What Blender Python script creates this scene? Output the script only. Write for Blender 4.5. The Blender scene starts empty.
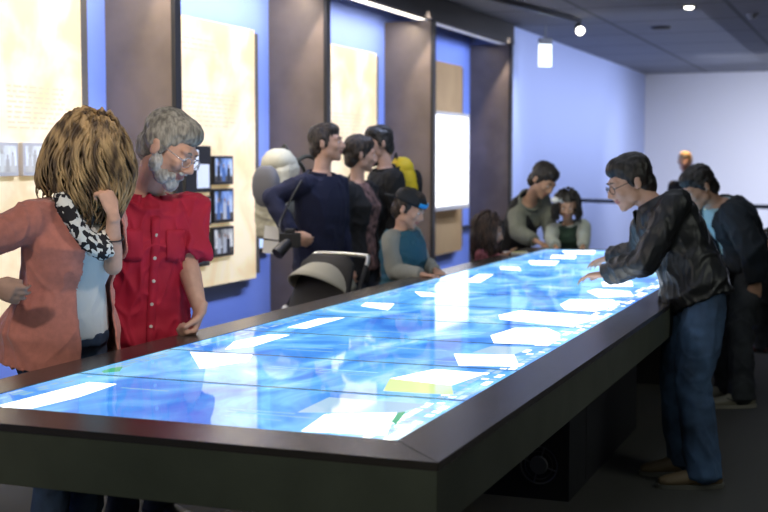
import bpy, bmesh, math, random
from mathutils import Vector, Matrix, noise
from math import sin, cos, pi, radians, atan2, sqrt, tan
random.seed(7)
SC = bpy.context.scene
COL = SC.collection

# ---------------------------------------------------------------- camera
FPX = 1277.0
PITCH = math.atan(96 / FPX)
YAW = math.atan2(497 / FPX, 1 / cos(PITCH))
CAM = Vector((0, 0, 1.5))
FH = Vector((-sin(YAW), cos(YAW), 0))
RT = Vector((cos(YAW), sin(YAW), 0))
FW = FH * cos(PITCH) + Vector((0, 0, -sin(PITCH)))
UP = FH * sin(PITCH) + Vector((0, 0, cos(PITCH)))
cd = bpy.data.cameras.new('camera')
cam = bpy.data.objects.new('camera', cd)
COL.objects.link(cam)
M3 = Matrix((RT, UP, -FW)).transposed()
cam.matrix_world = Matrix.Translation(CAM) @ M3.to_4x4()
cd.sensor_width = 36
cd.lens = FPX / 768 * 36
cd.clip_start = 0.05
cd.clip_end = 200
cd.dof.use_dof = True
cd.dof.focus_distance = 4.4
cd.dof.aperture_fstop = 3.4
SC.camera = cam

# ---------------------------------------------------------------- light and exposure
SC.view_settings.view_transform = 'Standard'
SC.view_settings.look = 'None'
SC.view_settings.gamma = 1
SC.view_settings.exposure = 0.0
SC.view_settings.use_curve_mapping = False
W = bpy.data.worlds.new('world')
SC.world = W
W.use_nodes = True
W.node_tree.nodes['Background'].inputs[0].default_value = (0.55, 0.62, 0.8, 1)
W.node_tree.nodes['Background'].inputs[1].default_value = 0.05

def aim(o, d):
    o.rotation_euler = Vector(d).to_track_quat('-Z', 'Y').to_euler()

def area(name, loc, d, sx, sy, power, col=(1, 1, 1), spread=180):
    l = bpy.data.lights.new(name, 'AREA')
    l.shape = 'RECTANGLE'; l.size = sx; l.size_y = sy; l.energy = power; l.color = col
    l.spread = radians(spread)
    o = bpy.data.objects.new(name, l); COL.objects.link(o)
    o.location = loc; aim(o, d)
    return o

def spot(name, loc, target, power, angle, col=(1, 1, 1), blend=0.4, r=0.03):
    l = bpy.data.lights.new(name, 'SPOT')
    l.energy = power; l.spot_size = radians(angle); l.spot_blend = blend; l.color = col; l.shadow_soft_size = r
    o = bpy.data.objects.new(name, l); COL.objects.link(o)
    o.location = loc; aim(o, Vector(target) - Vector(loc))
    return o

# visitors at the left edge, from ceiling lamps out of view
spot('visitor_spot', (-2.6, 0.9, 3.0), (-2.85, 4.0, 1.3), 150, 62, (1, 0.84, 0.72), 0.7, 0.12)
spot('visitor_spot', (-1.6, 4.0, 3.0), (-3.3, 7.6, 1.1), 60, 70, (1, 0.9, 0.85), 0.8, 0.12)
spot('visitor_spot', (-0.9, 3.0, 3.0), (-2.72, 4.45, 1.15), 120, 34, (1, 0.85, 0.76), 0.6, 0.10)
spot('visitor_spot', (-1.6, 8.2, 3.0), (-2.3, 10.1, 1.15), 55, 40, (1.0, 0.97, 0.70), 0.6, 0.10)  # extra spot added to brighten the pair at the far end
# soft general light of the room, with unseen fills added
area('room_fill', (-1.4, 7.0, 3.05), (0, 0, -1), 2.0, 6.0, 22, (0.85, 0.9, 1.0))
area('room_fill', (-1.0, -2.5, 2.9), (0, 1, -0.6), 3.0, 1.5, 70, (0.95, 1.0, 0.85))  # fill added behind the camera to lift the dark table front
area('aisle_fill', (1.0, 5.0, 3.05), (-0.35, 0.1, -1), 1.0, 3.0, 30, (0.95, 1.0, 0.88))  # fill added to brighten the aisle floor and the jeans
# wall washers of the far end
area('far_wall_washer', (1.3, 20.0, 3.0), (0, 1, -0.9), 8.0, 0.5, 400, (0.90, 0.92, 1.0), 120)
area('far_side_washer', (-1.8, 18.0, 3.02), (-1, 0, -0.5), 8.0, 0.4, 105, (0.66, 0.74, 1.0), 100)
spot('far_floor_spot', (3.0, 14.0, 3.0), (1.6, 13.2, 0), 160, 70, (1.0, 0.80, 0.58), 0.7, 0.08)
# blue wash added from an unseen strip to even out the display wall
area('blue_wall_wash', (-2.7, 9.6, 3.02), (-1, 0, -0.85), 10.4, 0.3, 125, (0.55, 0.66, 1.0), 80)
FINS = [4.70, 7.05, 9.40, 12.0, 14.85]       # positions of the fins along the left wall
XF, XW = -4.13, -4.65                        # fin front edges, blue wall
for k in range(len(FINS) - 1):
    y0, y1 = FINS[k], FINS[k + 1]
    L = y1 - y0 - 0.15
    area('case_wash', (XW + 0.30, (y0 + y1) / 2, 2.84), (-0.32, 0, -1), L, 0.05, [20, 18, 17, 2][k], (1.0, 0.93, 0.80))
    area('blue_wash', (XW + 0.16, (y0 + y1) / 2, 2.86), (-0.25, 0, -1), L, 0.04, [1, 1, 1, 3][k], (0.35, 0.50, 1.0))
for k in range(1, 5):
    y = FINS[k]
    spot('fin_light', (XF + 0.10, y - 0.20, 3.06), (XF + 0.03, y - 0.16, 0), 80, 62, (1.0, 0.86, 0.72), 0.25, 0.02)

# ---------------------------------------------------------------- helpers
def at(px, py, d):
    return CAM + ((px - 384) / FPX * RT + (256 - py) / FPX * UP + FW) * d

def dv(r, c, u=0.0):
    """direction: r to the right in the photo, c towards the photographer, u up"""
    return (RT * r - FH * c + Vector((0, 0, u))).normalized()

def pj(p):
    v = Vector(p) - CAM; z = v.dot(FW)
    return (round(384 + FPX * v.dot(RT) / z, 1), round(256 - FPX * v.dot(UP) / z, 1), round(z, 2))

_M = {}
def mat(name, col, rough=0.6, metal=0.0, spec=0.5, emit=None, es=0.0, var=0.0, vs=20.0, stretch=(1, 1, 1),
        col2=None, bump=0.0, bs=60.0, sheen=0.0, coat=0.0):
    if name in _M: return _M[name]
    m = bpy.data.materials.new(name); m.use_nodes = True
    nt = m.node_tree; b = nt.nodes['Principled BSDF']
    c = (*col, 1)
    b.inputs['Base Color'].default_value = c
    b.inputs['Roughness'].default_value = rough
    b.inputs['Metallic'].default_value = metal
    b.inputs['Specular IOR Level'].default_value = spec
    b.inputs['Sheen Weight'].default_value = sheen
    b.inputs['Coat Weight'].default_value = coat
    if emit:
        b.inputs['Emission Color'].default_value = (*emit, 1)
        b.inputs['Emission Strength'].default_value = es
    tc = nt.nodes.new('ShaderNodeTexCoord')
    mp = nt.nodes.new('ShaderNodeMapping'); mp.inputs['Scale'].default_value = stretch
    nt.links.new(tc.outputs['Object'], mp.inputs['Vector'])
    if var > 0 or col2:
        n = nt.nodes.new('ShaderNodeTexNoise'); n.inputs['Scale'].default_value = vs; n.inputs['Detail'].default_value = 4
        nt.links.new(mp.outputs[0], n.inputs['Vector'])
        r = nt.nodes.new('ShaderNodeValToRGB')
        r.color_ramp.elements[0].position = 0.35; r.color_ramp.elements[1].position = 0.65
        a = tuple(max(0, x * (1 - var)) for x in col)
        z = col2 if col2 else tuple(min(1, x * (1 + var)) for x in col)
        r.color_ramp.elements[0].color = (*a, 1); r.color_ramp.elements[1].color = (*z, 1)
        nt.links.new(n.outputs['Fac'], r.inputs[0])
        nt.links.new(r.outputs[0], b.inputs['Base Color'])
    if bump > 0:
        n2 = nt.nodes.new('ShaderNodeTexNoise'); n2.inputs['Scale'].default_value = bs; n2.inputs['Detail'].default_value = 3
        nt.links.new(mp.outputs[0], n2.inputs['Vector'])
        bp = nt.nodes.new('ShaderNodeBump'); bp.inputs['Strength'].default_value = bump; bp.inputs['Distance'].default_value = 0.01
        nt.links.new(n2.outputs['Fac'], bp.inputs['Height'])
        nt.links.new(bp.outputs[0], b.inputs['Normal'])
    _M[name] = m
    return m

def obj(name, bm, mats, parent=None, smooth=False, sub=0, bevel=0.0):
    me = bpy.data.meshes.new(name)
    if parent is not None:
        org = world_loc(parent)
        bmesh.ops.translate(bm, verts=bm.verts, vec=-org)
    bmesh.ops.recalc_face_normals(bm, faces=bm.faces)
    bm.to_mesh(me); bm.free()
    if not isinstance(mats, (list, tuple)): mats = [mats]
    for m in mats: me.materials.append(m)
    if smooth:
        for p in me.polygons: p.use_smooth = True
    o = bpy.data.objects.new(name, me); COL.objects.link(o)
    if parent is not None: o.parent = parent
    if bevel > 0:
        md = o.modifiers.new('bevel', 'BEVEL'); md.width = bevel; md.segments = 2; md.limit_method = 'ANGLE'
    if sub:
        md = o.modifiers.new('sub', 'SUBSURF'); md.levels = sub; md.render_levels = sub
    return o

def world_loc(o):
    v = Vector((0, 0, 0))
    while o is not None:
        v += o.location; o = o.parent
    return v

def tag(o, label=None, cat=None, group=None, kind=None):
    if label: o['label'] = label
    if cat: o['category'] = cat
    if group: o['group'] = group
    if kind: o['kind'] = kind
    return o

def thing(name, loc, label, cat, group=None):
    o = bpy.data.objects.new(name, None); COL.objects.link(o)
    o.empty_display_size = 0.1
    o.location = loc
    return tag(o, label, cat, group)

def box(bm, x0, x1, y0, y1, z0, z1, mi=0):
    r = bmesh.ops.create_cube(bm, size=1)
    for v in r['verts']:
        v.co = Vector((x0 + (v.co.x + .5) * (x1 - x0), y0 + (v.co.y + .5) * (y1 - y0), z0 + (v.co.z + .5) * (z1 - z0)))
    for f in {f for v in r['verts'] for f in v.link_faces}: f.material_index = mi
    return r['verts']

def quad(bm, pts, mi=0):
    f = bm.faces.new([bm.verts.new(p) for p in pts]); f.material_index = mi
    return f

def basis(z):
    z = Vector(z).normalized()
    x = Vector((0, 0, 1)).cross(z)
    if x.length < 1e-3: x = Vector((1, 0, 0))
    x.normalize()
    return Matrix((x, z.cross(x), z)).transposed()

def obox(bm, c, ax, ay, az, hx, hy, hz, mi=0):
    r = bmesh.ops.create_cube(bm, size=2)
    for v in r['verts']:
        v.co = Vector(c) + ax * v.co.x * hx + ay * v.co.y * hy + az * v.co.z * hz
    for f in {f for v in r['verts'] for f in v.link_faces}: f.material_index = mi
    return r['verts']

def cyl(bm, a, b, r0, r1=None, n=16, mi=0):
    a, b = Vector(a), Vector(b)
    if r1 is None: r1 = r0
    m = basis(b - a); A = []; B = []
    for i in range(n):
        u = m.col[0] * cos(2 * pi * i / n) + m.col[1] * sin(2 * pi * i / n)
        A.append(bm.verts.new(a + u * r0)); B.append(bm.verts.new(b + u * r1))
    for i in range(n): bm.faces.new((A[i], A[(i + 1) % n], B[(i + 1) % n], B[i])).material_index = mi
    bm.faces.new(A[::-1]).material_index = mi; bm.faces.new(B).material_index = mi

def ball(bm, c, r, rot=None, n=14, mi=0):
    if not isinstance(r, (tuple, list)): r = (r, r, r)
    c = Vector(c); m = (rot.to_3x3() if rot else Matrix.Identity(3)) @ Matrix.Diagonal(r)
    k = max(5, n // 2 + 1)
    top = bm.verts.new(c + m @ Vector((0, 0, 1))); bot = bm.verts.new(c - m @ Vector((0, 0, 1)))
    rows = []
    for j in range(1, k):
        z = cos(pi * j / k); q = sin(pi * j / k)
        rows.append([bm.verts.new(c + m @ Vector((q * cos(2 * pi * i / n), q * sin(2 * pi * i / n), z))) for i in range(n)])
    for i in range(n):
        i2 = (i + 1) % n
        bm.faces.new((top, rows[0][i], rows[0][i2])).material_index = mi
        bm.faces.new((bot, rows[-1][i2], rows[-1][i])).material_index = mi
        for a, b in zip(rows, rows[1:]): bm.faces.new((a[i], b[i], b[i2], a[i2])).material_index = mi

def seg(bm, a, ra, b, rb, n=14):
    ball(bm, a, ra, n=n); ball(bm, b, rb, n=n)
    if (Vector(a) - Vector(b)).length > 1e-4: cyl(bm, a, b, ra, rb, n)

def chain(bm, pts, n=12):
    for (a, ra), (b, rb) in zip(pts, pts[1:]): seg(bm, a, ra, b, rb, n)

def loft(bm, rings, n=24, pw=2.0, mi=0):
    """rings: (centre, vec_x, vec_y); closed with fans"""
    R = []
    for c, vx, vy in rings:
        row = []
        for i in range(n):
            t = 2 * pi * i / n
            cx, sy = cos(t), sin(t)
            cx = math.copysign(abs(cx) ** (2 / pw), cx); sy = math.copysign(abs(sy) ** (2 / pw), sy)
            row.append(bm.verts.new(Vector(c) + Vector(vx) * cx + Vector(vy) * sy))
        R.append(row)
    for a, b in zip(R, R[1:]):
        for i in range(n):
            f = bm.faces.new((a[i], a[(i + 1) % n], b[(i + 1) % n], b[i])); f.material_index = mi
    for row, c in ((R[0], rings[0][0]), (R[-1], rings[-1][0])):
        v = bm.verts.new(Vector(c))
        for i in range(n):
            f = bm.faces.new((row[i], row[(i + 1) % n], v)); f.material_index = mi

def tube(bm, pts, r, n=8, mi=0):
    """swept tube through the points; r a number or a list"""
    pts = [Vector(p) for p in pts]
    rs = r if isinstance(r, (list, tuple)) else [r] * len(pts)
    rows = []; px = None
    for i, p in enumerate(pts):
        t = (pts[min(i + 1, len(pts) - 1)] - pts[max(i - 1, 0)]).normalized()
        if px is None: px = basis(t).col[0]
        px = (px - t * px.dot(t)).normalized(); py = t.cross(px)
        rows.append([bm.verts.new(p + (px * cos(2 * pi * k / n) + py * sin(2 * pi * k / n)) * rs[i]) for k in range(n)])
    for a, b in zip(rows, rows[1:]):
        for k in range(n):
            f = bm.faces.new((a[k], a[(k + 1) % n], b[(k + 1) % n], b[k])); f.material_index = mi
    for row in (rows[0], rows[-1]):
        f = bm.faces.new(row); f.material_index = mi

def smoothpath(pts, k=6):
    pts = [Vector(p) for p in pts]; out = []
    P = [pts[0]] + pts + [pts[-1]]
    for i in range(1, len(P) - 2):
        for j in range(k):
            t = j / k
            a, b, c, d = P[i - 1], P[i], P[i + 1], P[i + 2]
            out.append(0.5 * ((2 * b) + (c - a) * t + (2 * a - 5 * b + 4 * c - d) * t * t + (3 * b - a - 3 * c + d) * t ** 3))
    out.append(pts[-1])
    return out

def copy_tree(o, parent=None):
    c = o.copy(); COL.objects.link(c)
    if parent is not None: c.parent = parent
    for ch in list(o.children): copy_tree(ch, c)
    return c

# ---------------------------------------------------------------- structure materials
M_carpet = mat('carpet', (0.075, 0.074, 0.068), 0.95, var=0.35, vs=900, bump=0.5, bs=700)
M_ceil = mat('ceiling_paint', (0.085, 0.09, 0.105), 0.9)
def ceiling_mat():
    m = bpy.data.materials.new('ceiling_tile'); m.use_nodes = True; nt = m.node_tree; b = nt.nodes['Principled BSDF']
    tc = nt.nodes.new('ShaderNodeTexCoord'); br = nt.nodes.new('ShaderNodeTexBrick')
    br.offset = 0; br.inputs['Color1'].default_value = (0.26, 0.27, 0.31, 1); br.inputs['Color2'].default_value = (0.24, 0.25, 0.285, 1)
    br.inputs['Mortar'].default_value = (0.12, 0.125, 0.14, 1); br.inputs['Scale'].default_value = 1.0
    br.inputs['Mortar Size'].default_value = 0.03; br.inputs['Brick Width'].default_value = 1.5; br.inputs['Row Height'].default_value = 1.5
    nt.links.new(tc.outputs['Object'], br.inputs['Vector']); nt.links.new(br.outputs[0], b.inputs['Base Color'])
    b.inputs['Roughness'].default_value = 0.85
    return m
M_ceil = ceiling_mat()
M_wallfar = mat('lavender_wall_paint', (0.64, 0.66, 0.76), 0.8)
M_wallblue = mat('blue_wall_paint', (0.25, 0.36, 0.88), 0.7)
M_dark = mat('dark_wall_paint', (0.03, 0.03, 0.035), 0.8)
M_fin = mat('bronze_fin_metal', (0.19, 0.148, 0.120), 0.5, 0.25, var=0.14, vs=3)
M_fined = mat('black_fin_edge', (0.012, 0.012, 0.014), 0.4)
M_header = mat('header_metal', (0.045, 0.04, 0.038), 0.6, 0.2)

ZC = 3.1
def struct(name, bm, m, **k):
    o = obj(name, bm, m, **k); tag(o, kind='structure'); return o

bm = bmesh.new(); quad(bm, [(-9, -4, 0), (9, -4, 0), (9, 30, 0), (-9, 30, 0)]); struct('floor', bm, M_carpet)
bm = bmesh.new(); quad(bm, [(-9, -4, ZC), (9, -4, ZC), (9, 30, ZC), (-9, 30, ZC)]); struct('ceiling', bm, M_ceil)
bm = bmesh.new(); box(bm, -9, 9, 24.2, 24.4, 0, ZC); struct('wall_back', bm, M_wallfar)
bm = bmesh.new(); box(bm, XW - 0.15, XW, -4, FINS[-1], 0, ZC); struct('wall_left', bm, M_wallblue)
bm = bmesh.new(); box(bm, XF - 0.67, XF - 0.02, FINS[-1] + 0.05, 24.2, 0, ZC)
M_wallside = mat('pale_blue_wall_paint', (0.50, 0.58, 0.88), 0.8)
struct('wall_left_far', bm, M_wallside)
bm = bmesh.new(); box(bm, 6.0, 6.2, -4, 24.2, 0, ZC); struct('wall_right', bm, M_dark)
bm = bmesh.new(); box(bm, -9, 9, -4.2, -4, 0, ZC); struct('wall_front', bm, M_dark)
for k, y in enumerate(FINS):
    bm = bmesh.new(); box(bm, XW, XF - 0.03, y, y + 0.05, 0, ZC - 0.23)
    box(bm, XF - 0.03, XF, y - 0.012, y + 0.062, 0, ZC - 0.23, 1)
    struct('trim_%d' % (k + 1), bm, [M_fin, M_fined])
bm = bmesh.new(); box(bm, XF - 0.05, XF + 0.01, -4, FINS[-1] + 0.062, ZC - 0.23, ZC)
struct('trim_6', bm, M_header)
bm = bmesh.new(); box(bm, XW, XF - 0.05, -4, FINS[-1] + 0.05, ZC - 0.04, ZC - 0.005); struct('trim_7', bm, M_fin)
bm = bmesh.new(); box(bm, XW, XW + 0.03, -4, FINS[-1], 0, 0.12); struct('baseboard_left', bm, M_header)

# cove lights inside the cases
M_cove = mat('cove_diffuser', (0.8, 0.8, 0.75), 0.5, emit=(1, 0.93, 0.8), es=3.0)
M_alu = mat('aluminium_trim', (0.55, 0.55, 0.56), 0.35, 0.9)
cv = None
for k in range(4):
    y0, y1 = FINS[k] + 0.07, FINS[k + 1] - 0.02
    t = thing('cove_light', (XF - 0.12, (y0 + y1) / 2, 2.88), ['cove light above the first display bay at the far left', 'cove light above the bay with the photo board', 'bright cove light strip above the third display bay', 'dim cove light above the bay with the white screen'][k], 'light', 'cove lights over the display bays')
    bm = bmesh.new(); box(bm, XF - 0.16, XF - 0.06, y0, y1, 2.885, 2.93); obj('housing', bm, M_alu, t)
    bm = bmesh.new(); box(bm, XF - 0.155, XF - 0.065, y0 + .02, y1 - .02, 2.875, 2.885); obj('diffuser', bm, M_cove if k != 3 else mat('cove_dim', (0.6, 0.6, 0.65), 0.5, emit=(0.6, 0.65, 0.8), es=0.5), t)

# ---------------------------------------------------------------- display boards in the bays
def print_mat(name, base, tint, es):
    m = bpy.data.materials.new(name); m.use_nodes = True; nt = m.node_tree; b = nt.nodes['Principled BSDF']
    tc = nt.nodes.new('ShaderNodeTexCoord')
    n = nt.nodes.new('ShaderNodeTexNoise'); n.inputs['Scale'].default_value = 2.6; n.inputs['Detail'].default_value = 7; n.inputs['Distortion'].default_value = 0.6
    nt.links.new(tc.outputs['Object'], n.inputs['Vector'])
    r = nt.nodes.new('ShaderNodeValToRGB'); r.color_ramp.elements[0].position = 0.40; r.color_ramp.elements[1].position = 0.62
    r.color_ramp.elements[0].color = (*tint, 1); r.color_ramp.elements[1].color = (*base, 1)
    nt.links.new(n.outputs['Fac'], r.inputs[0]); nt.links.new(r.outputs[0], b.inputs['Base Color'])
    nt.links.new(r.outputs[0], b.inputs['Emission Color']); b.inputs['Emission Strength'].default_value = es  # glow added in the print colour; the boards are lit from above
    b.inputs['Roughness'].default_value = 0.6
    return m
M_pr1 = print_mat('added_glow_print', (0.88, 0.74, 0.48), (0.72, 0.54, 0.28), 0.48)
M_pr2 = print_mat('board_print', (0.82, 0.66, 0.40), (0.78, 0.61, 0.36), 0.25)
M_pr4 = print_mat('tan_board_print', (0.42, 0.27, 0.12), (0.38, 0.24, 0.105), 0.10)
M_ink = mat('print_ink', (0.66, 0.51, 0.29), 0.6, emit=(0.66, 0.51, 0.29), es=0.46)  # ink carries the same added glow as the print
M_shadow_backing = mat('board_shadow_backing', (0.10, 0.085, 0.07), 0.6)
M_white_screen = mat('white_screen_face', (0.9, 0.9, 0.88), 0.5, emit=(1, 0.97, 0.90), es=1.3)
M_frame_lt = mat('screen_frame', (0.55, 0.50, 0.44), 0.5)

def face_yz(bm, x, y0, y1, z0, z1, mi=0):
    quad(bm, [(x, y0, z0), (x, y1, z0), (x, y1, z1), (x, y0, z1)], mi)

def textlines(bm, x, y0, y1, z0, z1, rows, mi, h=0.012, rag=0.25):
    dz = (z1 - z0) / rows
    for i in range(rows):
        z = z1 - i * dz; y = y0
        end = y1 - random.uniform(0, rag) * (y1 - y0)
        while y < end - 0.02:
            w = random.uniform(0.03, 0.10)
            face_yz(bm, x, y, min(y + w, end), z - h, z, mi); y += w + 0.018

def board(y0, y1, z0, z1, mm, label, lines=()):
    t = thing('display_board', (-4.55, (y0 + y1) / 2, z0), label, 'display board')
    bm = bmesh.new(); box(bm, -4.645, -4.56, y0 + 0.03, y1 + 0.10, z0 + 0.03, z1 - 0.02); obj('shadow_backing', bm, M_shadow_backing, t)  # dark plate reaching past the print stands in for its soft shadow
    bm = bmesh.new(); box(bm, -4.56, -4.54, y0, y1, z0, z1)
    for l in lines: textlines(bm, -4.5385, *l, mi=1)
    obj('print', bm, [mm, M_ink], t)
    return t
board(4.95, 6.62, 0.55, 2.62, M_pr1, 'tall brightly lit cream board with faint portraits at the left edge, behind the salmon cardigan',
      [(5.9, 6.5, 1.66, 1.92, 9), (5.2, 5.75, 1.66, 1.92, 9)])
board(7.28, 8.93, 0.58, 2.50, M_pr1, 'tall brightly lit cream board with a cluster of six dark framed photos',
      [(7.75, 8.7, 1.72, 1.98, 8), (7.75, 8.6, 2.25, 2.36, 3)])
board(9.62, 11.5, 0.58, 2.52, M_pr1, 'brightly lit cream board with rows of text above the person in the navy pullover',
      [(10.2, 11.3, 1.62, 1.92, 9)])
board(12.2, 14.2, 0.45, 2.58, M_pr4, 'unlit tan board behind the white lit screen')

def photo_mat(name, c1, c2, c3, sc=9):
    m = bpy.data.materials.new(name); m.use_nodes = True; nt = m.node_tree; b = nt.nodes['Principled BSDF']
    tc = nt.nodes.new('ShaderNodeTexCoord')
    mp = nt.nodes.new('ShaderNodeMapping'); mp.inputs['Scale'].default_value = (1, 1.3, 0.8); nt.links.new(tc.outputs['Object'], mp.inputs[0])
    n = nt.nodes.new('ShaderNodeTexNoise'); n.inputs['Scale'].default_value = sc * .6; n.inputs['Detail'].default_value = 5
    nt.links.new(mp.outputs[0], n.inputs['Vector'])
    r = nt.nodes.new('ShaderNodeValToRGB'); e = r.color_ramp.elements
    e[0].position = 0.42; e[0].color = (*c1, 1); e[1].position = 0.58; e[1].color = (*c3, 1)
    q = e.new(0.49); q.color = (*c2, 1)
    nt.links.new(n.outputs['Fac'], r.inputs[0]); nt.links.new(r.outputs[0], b.inputs['Base Color'])
    b.inputs['Roughness'].default_value = 0.35
    return m
PM = [photo_mat('photo_print_a', (0.02, 0.03, 0.04), (0.10, 0.16, 0.25), (0.75, 0.75, 0.72)),
      photo_mat('photo_print_b', (0.03, 0.04, 0.05), (0.15, 0.28, 0.55), (0.62, 0.70, 0.80)),
      photo_mat('photo_print_c', (0.05, 0.05, 0.04), (0.35, 0.33, 0.28), (0.90, 0.85, 0.72))]
M_pf = mat('photo_frame_black', (0.012, 0.012, 0.014), 0.4)
M_paper = mat('white_paper', (0.85, 0.85, 0.82), 0.7)
PH = [(7.80, 8.16, 1.27, 1.60, None, 'black panel with two white text sheets, top left of the photo cluster'),
      (8.20, 8.50, 1.32, 1.53, PM[1], 'framed colour photo of a group, top right of the photo cluster'),
      (7.82, 8.16, 1.03, 1.24, PM[2], 'framed pale photo of standing figures, middle left of the photo cluster'),
      (8.19, 8.50, 1.04, 1.29, PM[1], 'framed bluish photo, middle right of the photo cluster'),
      (7.85, 8.13, 0.74, 0.98, PM[0], 'framed dark photo, bottom left of the photo cluster'),
      (8.18, 8.50, 0.79, 1.01, PM[2], 'framed photo with a dark figure, bottom right of the photo cluster'),
      (5.74, 5.95, 1.41, 1.60, PM[2], 'pale photo at the lower left of the far left board'),
      (5.99, 6.22, 1.41, 1.60, PM[2], 'pale photo at the lower middle of the far left board')]
M_palep = photo_mat('photo_print_pale', (0.55, 0.50, 0.40), (0.75, 0.72, 0.62), (0.92, 0.90, 0.84), 12)
for i, (y0, y1, z0, z1, pm, lab) in enumerate(PH):
    t = thing('framed_photo', (-4.53, (y0 + y1) / 2, z0), lab, 'photo')
    bm = bmesh.new(); box(bm, -4.537, -4.505, y0, y1, z0, z1); obj('frame', bm, M_pf if i < 6 else M_frame_lt, t, bevel=0.003)
    bm = bmesh.new()
    if pm is None:
        face_yz(bm, -4.503, y0 + .03, y0 + .18, z1 - 0.17, z1 - .03); face_yz(bm, -4.503, y0 + .15, y1 - .03, z0 + .03, z0 + 0.2)
        obj('text_sheet', bm, M_paper, t)
    elif i == 2:
        face_yz(bm, -4.503, y0 + .02, y0 + .10, z0 + .02, z1 - .02); face_yz(bm, -4.503, y0 + .13, y1 - .02, z0 + .02, z1 - .02)
        obj('picture', bm, pm, t)
    else:
        face_yz(bm, -4.503, y0 + .02, y1 - .02, z0 + .02, z1 - .02); rn = random.Random(i)
        wy, hz = y1 - y0 - .04, z1 - z0 - .04
        face_yz(bm, -4.5028, y0 + .02, y1 - .02, z0 + .02, z0 + .02 + hz * .25, 1)
        for q in range(3):          # standing figures in the picture
            yc = y0 + .02 + wy * (.22 + .28 * q + rn.uniform(-.05, .05)); zt = z0 + .02 + hz * rn.uniform(.62, .85); w_ = wy * .10; mi_ = rn.choice((2, 3, 4))
            quad(bm, [(-4.5025, yc - w_, z0 + .025), (-4.5025, yc + w_, z0 + .025), (-4.5025, yc + w_ * .8, zt - hz * .12), (-4.5025, yc - w_ * .8, zt - hz * .12)], mi_)
            f_ = bm.faces.new([bm.verts.new((-4.5024, yc + cos(a_) * w_ * .45, zt - hz * .04 + sin(a_) * hz * .09)) for a_ in [2 * pi * u_ / 10 for u_ in range(10)]]); f_.material_index = 5
        obj('picture', bm, [pm if i < 6 else M_palep] + ([mat('picture_ground', (0.12, 0.10, 0.08)), mat('picture_dark', (0.02, 0.022, 0.03)), mat('picture_blue', (0.08, 0.16, 0.34)), mat('picture_white', (0.55, 0.55, 0.52)), mat('picture_skin', (0.35, 0.20, 0.13))] if i < 6 else [mat('pale_a', (0.62, 0.56, 0.44)), mat('pale_b', (0.5, 0.44, 0.34)), mat('pale_c', (0.72, 0.68, 0.56)), mat('pale_d', (0.66, 0.6, 0.48)), mat('pale_e', (0.5, 0.42, 0.3))]), t)

# white lit screen in the last bay
t = thing('lit_screen', (-4.4, 13.2, 0.96), 'white glowing flat screen in a pale frame in front of the tan board', 'screen')
bm = bmesh.new(); box(bm, -4.46, -4.40, 12.15, 14.05, 0.95, 2.02); obj('frame', bm, M_frame_lt, t, bevel=0.005)
bm = bmesh.new(); face_yz(bm, -4.398, 12.20, 14.00, 1.0, 1.98)
textlines(bm, -4.396, 13.1, 13.8, 1.2, 1.6, 6, 1)
obj('screen', bm, [M_white_screen, mat('screen_ink', (0.5, 0.5, 0.5), 0.6, emit=(0.9, 0.8, 0.7), es=0.9)], t)
bm = bmesh.new(); box(bm, -4.536, -4.461, 12.9, 13.3, 1.3, 1.7); obj('bracket', bm, M_fined, t)
# small monitor low on the blue wall behind the backpack
M_mon = mat('small_monitor_face', (0.3, 0.4, 0.6), 0.4, emit=(0.55, 0.72, 1.0), es=0.9)
p = at(258, 230, 9.9)
t = thing('wall_monitor', (XW, 9.17, 0.86), 'small glowing monitor low on the blue wall beside the backpack', 'monitor')
bm = bmesh.new(); box(bm, XW, XW + 0.05, 9.0, 9.32, 0.76, 1.02); obj('casing', bm, M_fined, t)
bm = bmesh.new(); face_yz(bm, XW + 0.052, 9.03, 9.29, 0.80, 0.98); obj('screen', bm, M_mon, t)

# handrail on blue wall in the last bay
bm = bmesh.new(); tube(bm, [(XW + 0.05, 14.34, 0.70), (XW + 0.05, 14.82, 0.70)], 0.02)
for y in (14.42, 14.74): cyl(bm, (XW + .002, y, .7), (XW + 0.05, y, .7), 0.012)
tag(obj('handrail', bm, M_fined), 'dark handrail low on the blue wall under the white screen', 'handrail')
# free-standing railing in front of the far wall
A = Vector((-3.95, 17.9, 0.9)); B = Vector((0.9, 14.3, 0.9))
A = at(500, 195.5, 20.5); B = at(790, 208, 16.1); A.z = B.z = 0.9
t = thing('railing', (A.x, A.y, 0), 'dark thin railing crossing the room before the far wall', 'railing')
bm = bmesh.new(); tube(bm, [A, B], 0.028); obj('top_rail', bm, M_fined, t)
for k in range(5):
    q = A.lerp(B, (k + .3) / 5)
    if k in (0, 4):
        bm = bmesh.new(); cyl(bm, (q.x, q.y, 0), (q.x, q.y, 0.9), 0.02); cyl(bm, (q.x, q.y, 0), (q.x, q.y, 0.01), 0.06); obj('post', bm, M_fined, t)

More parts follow.
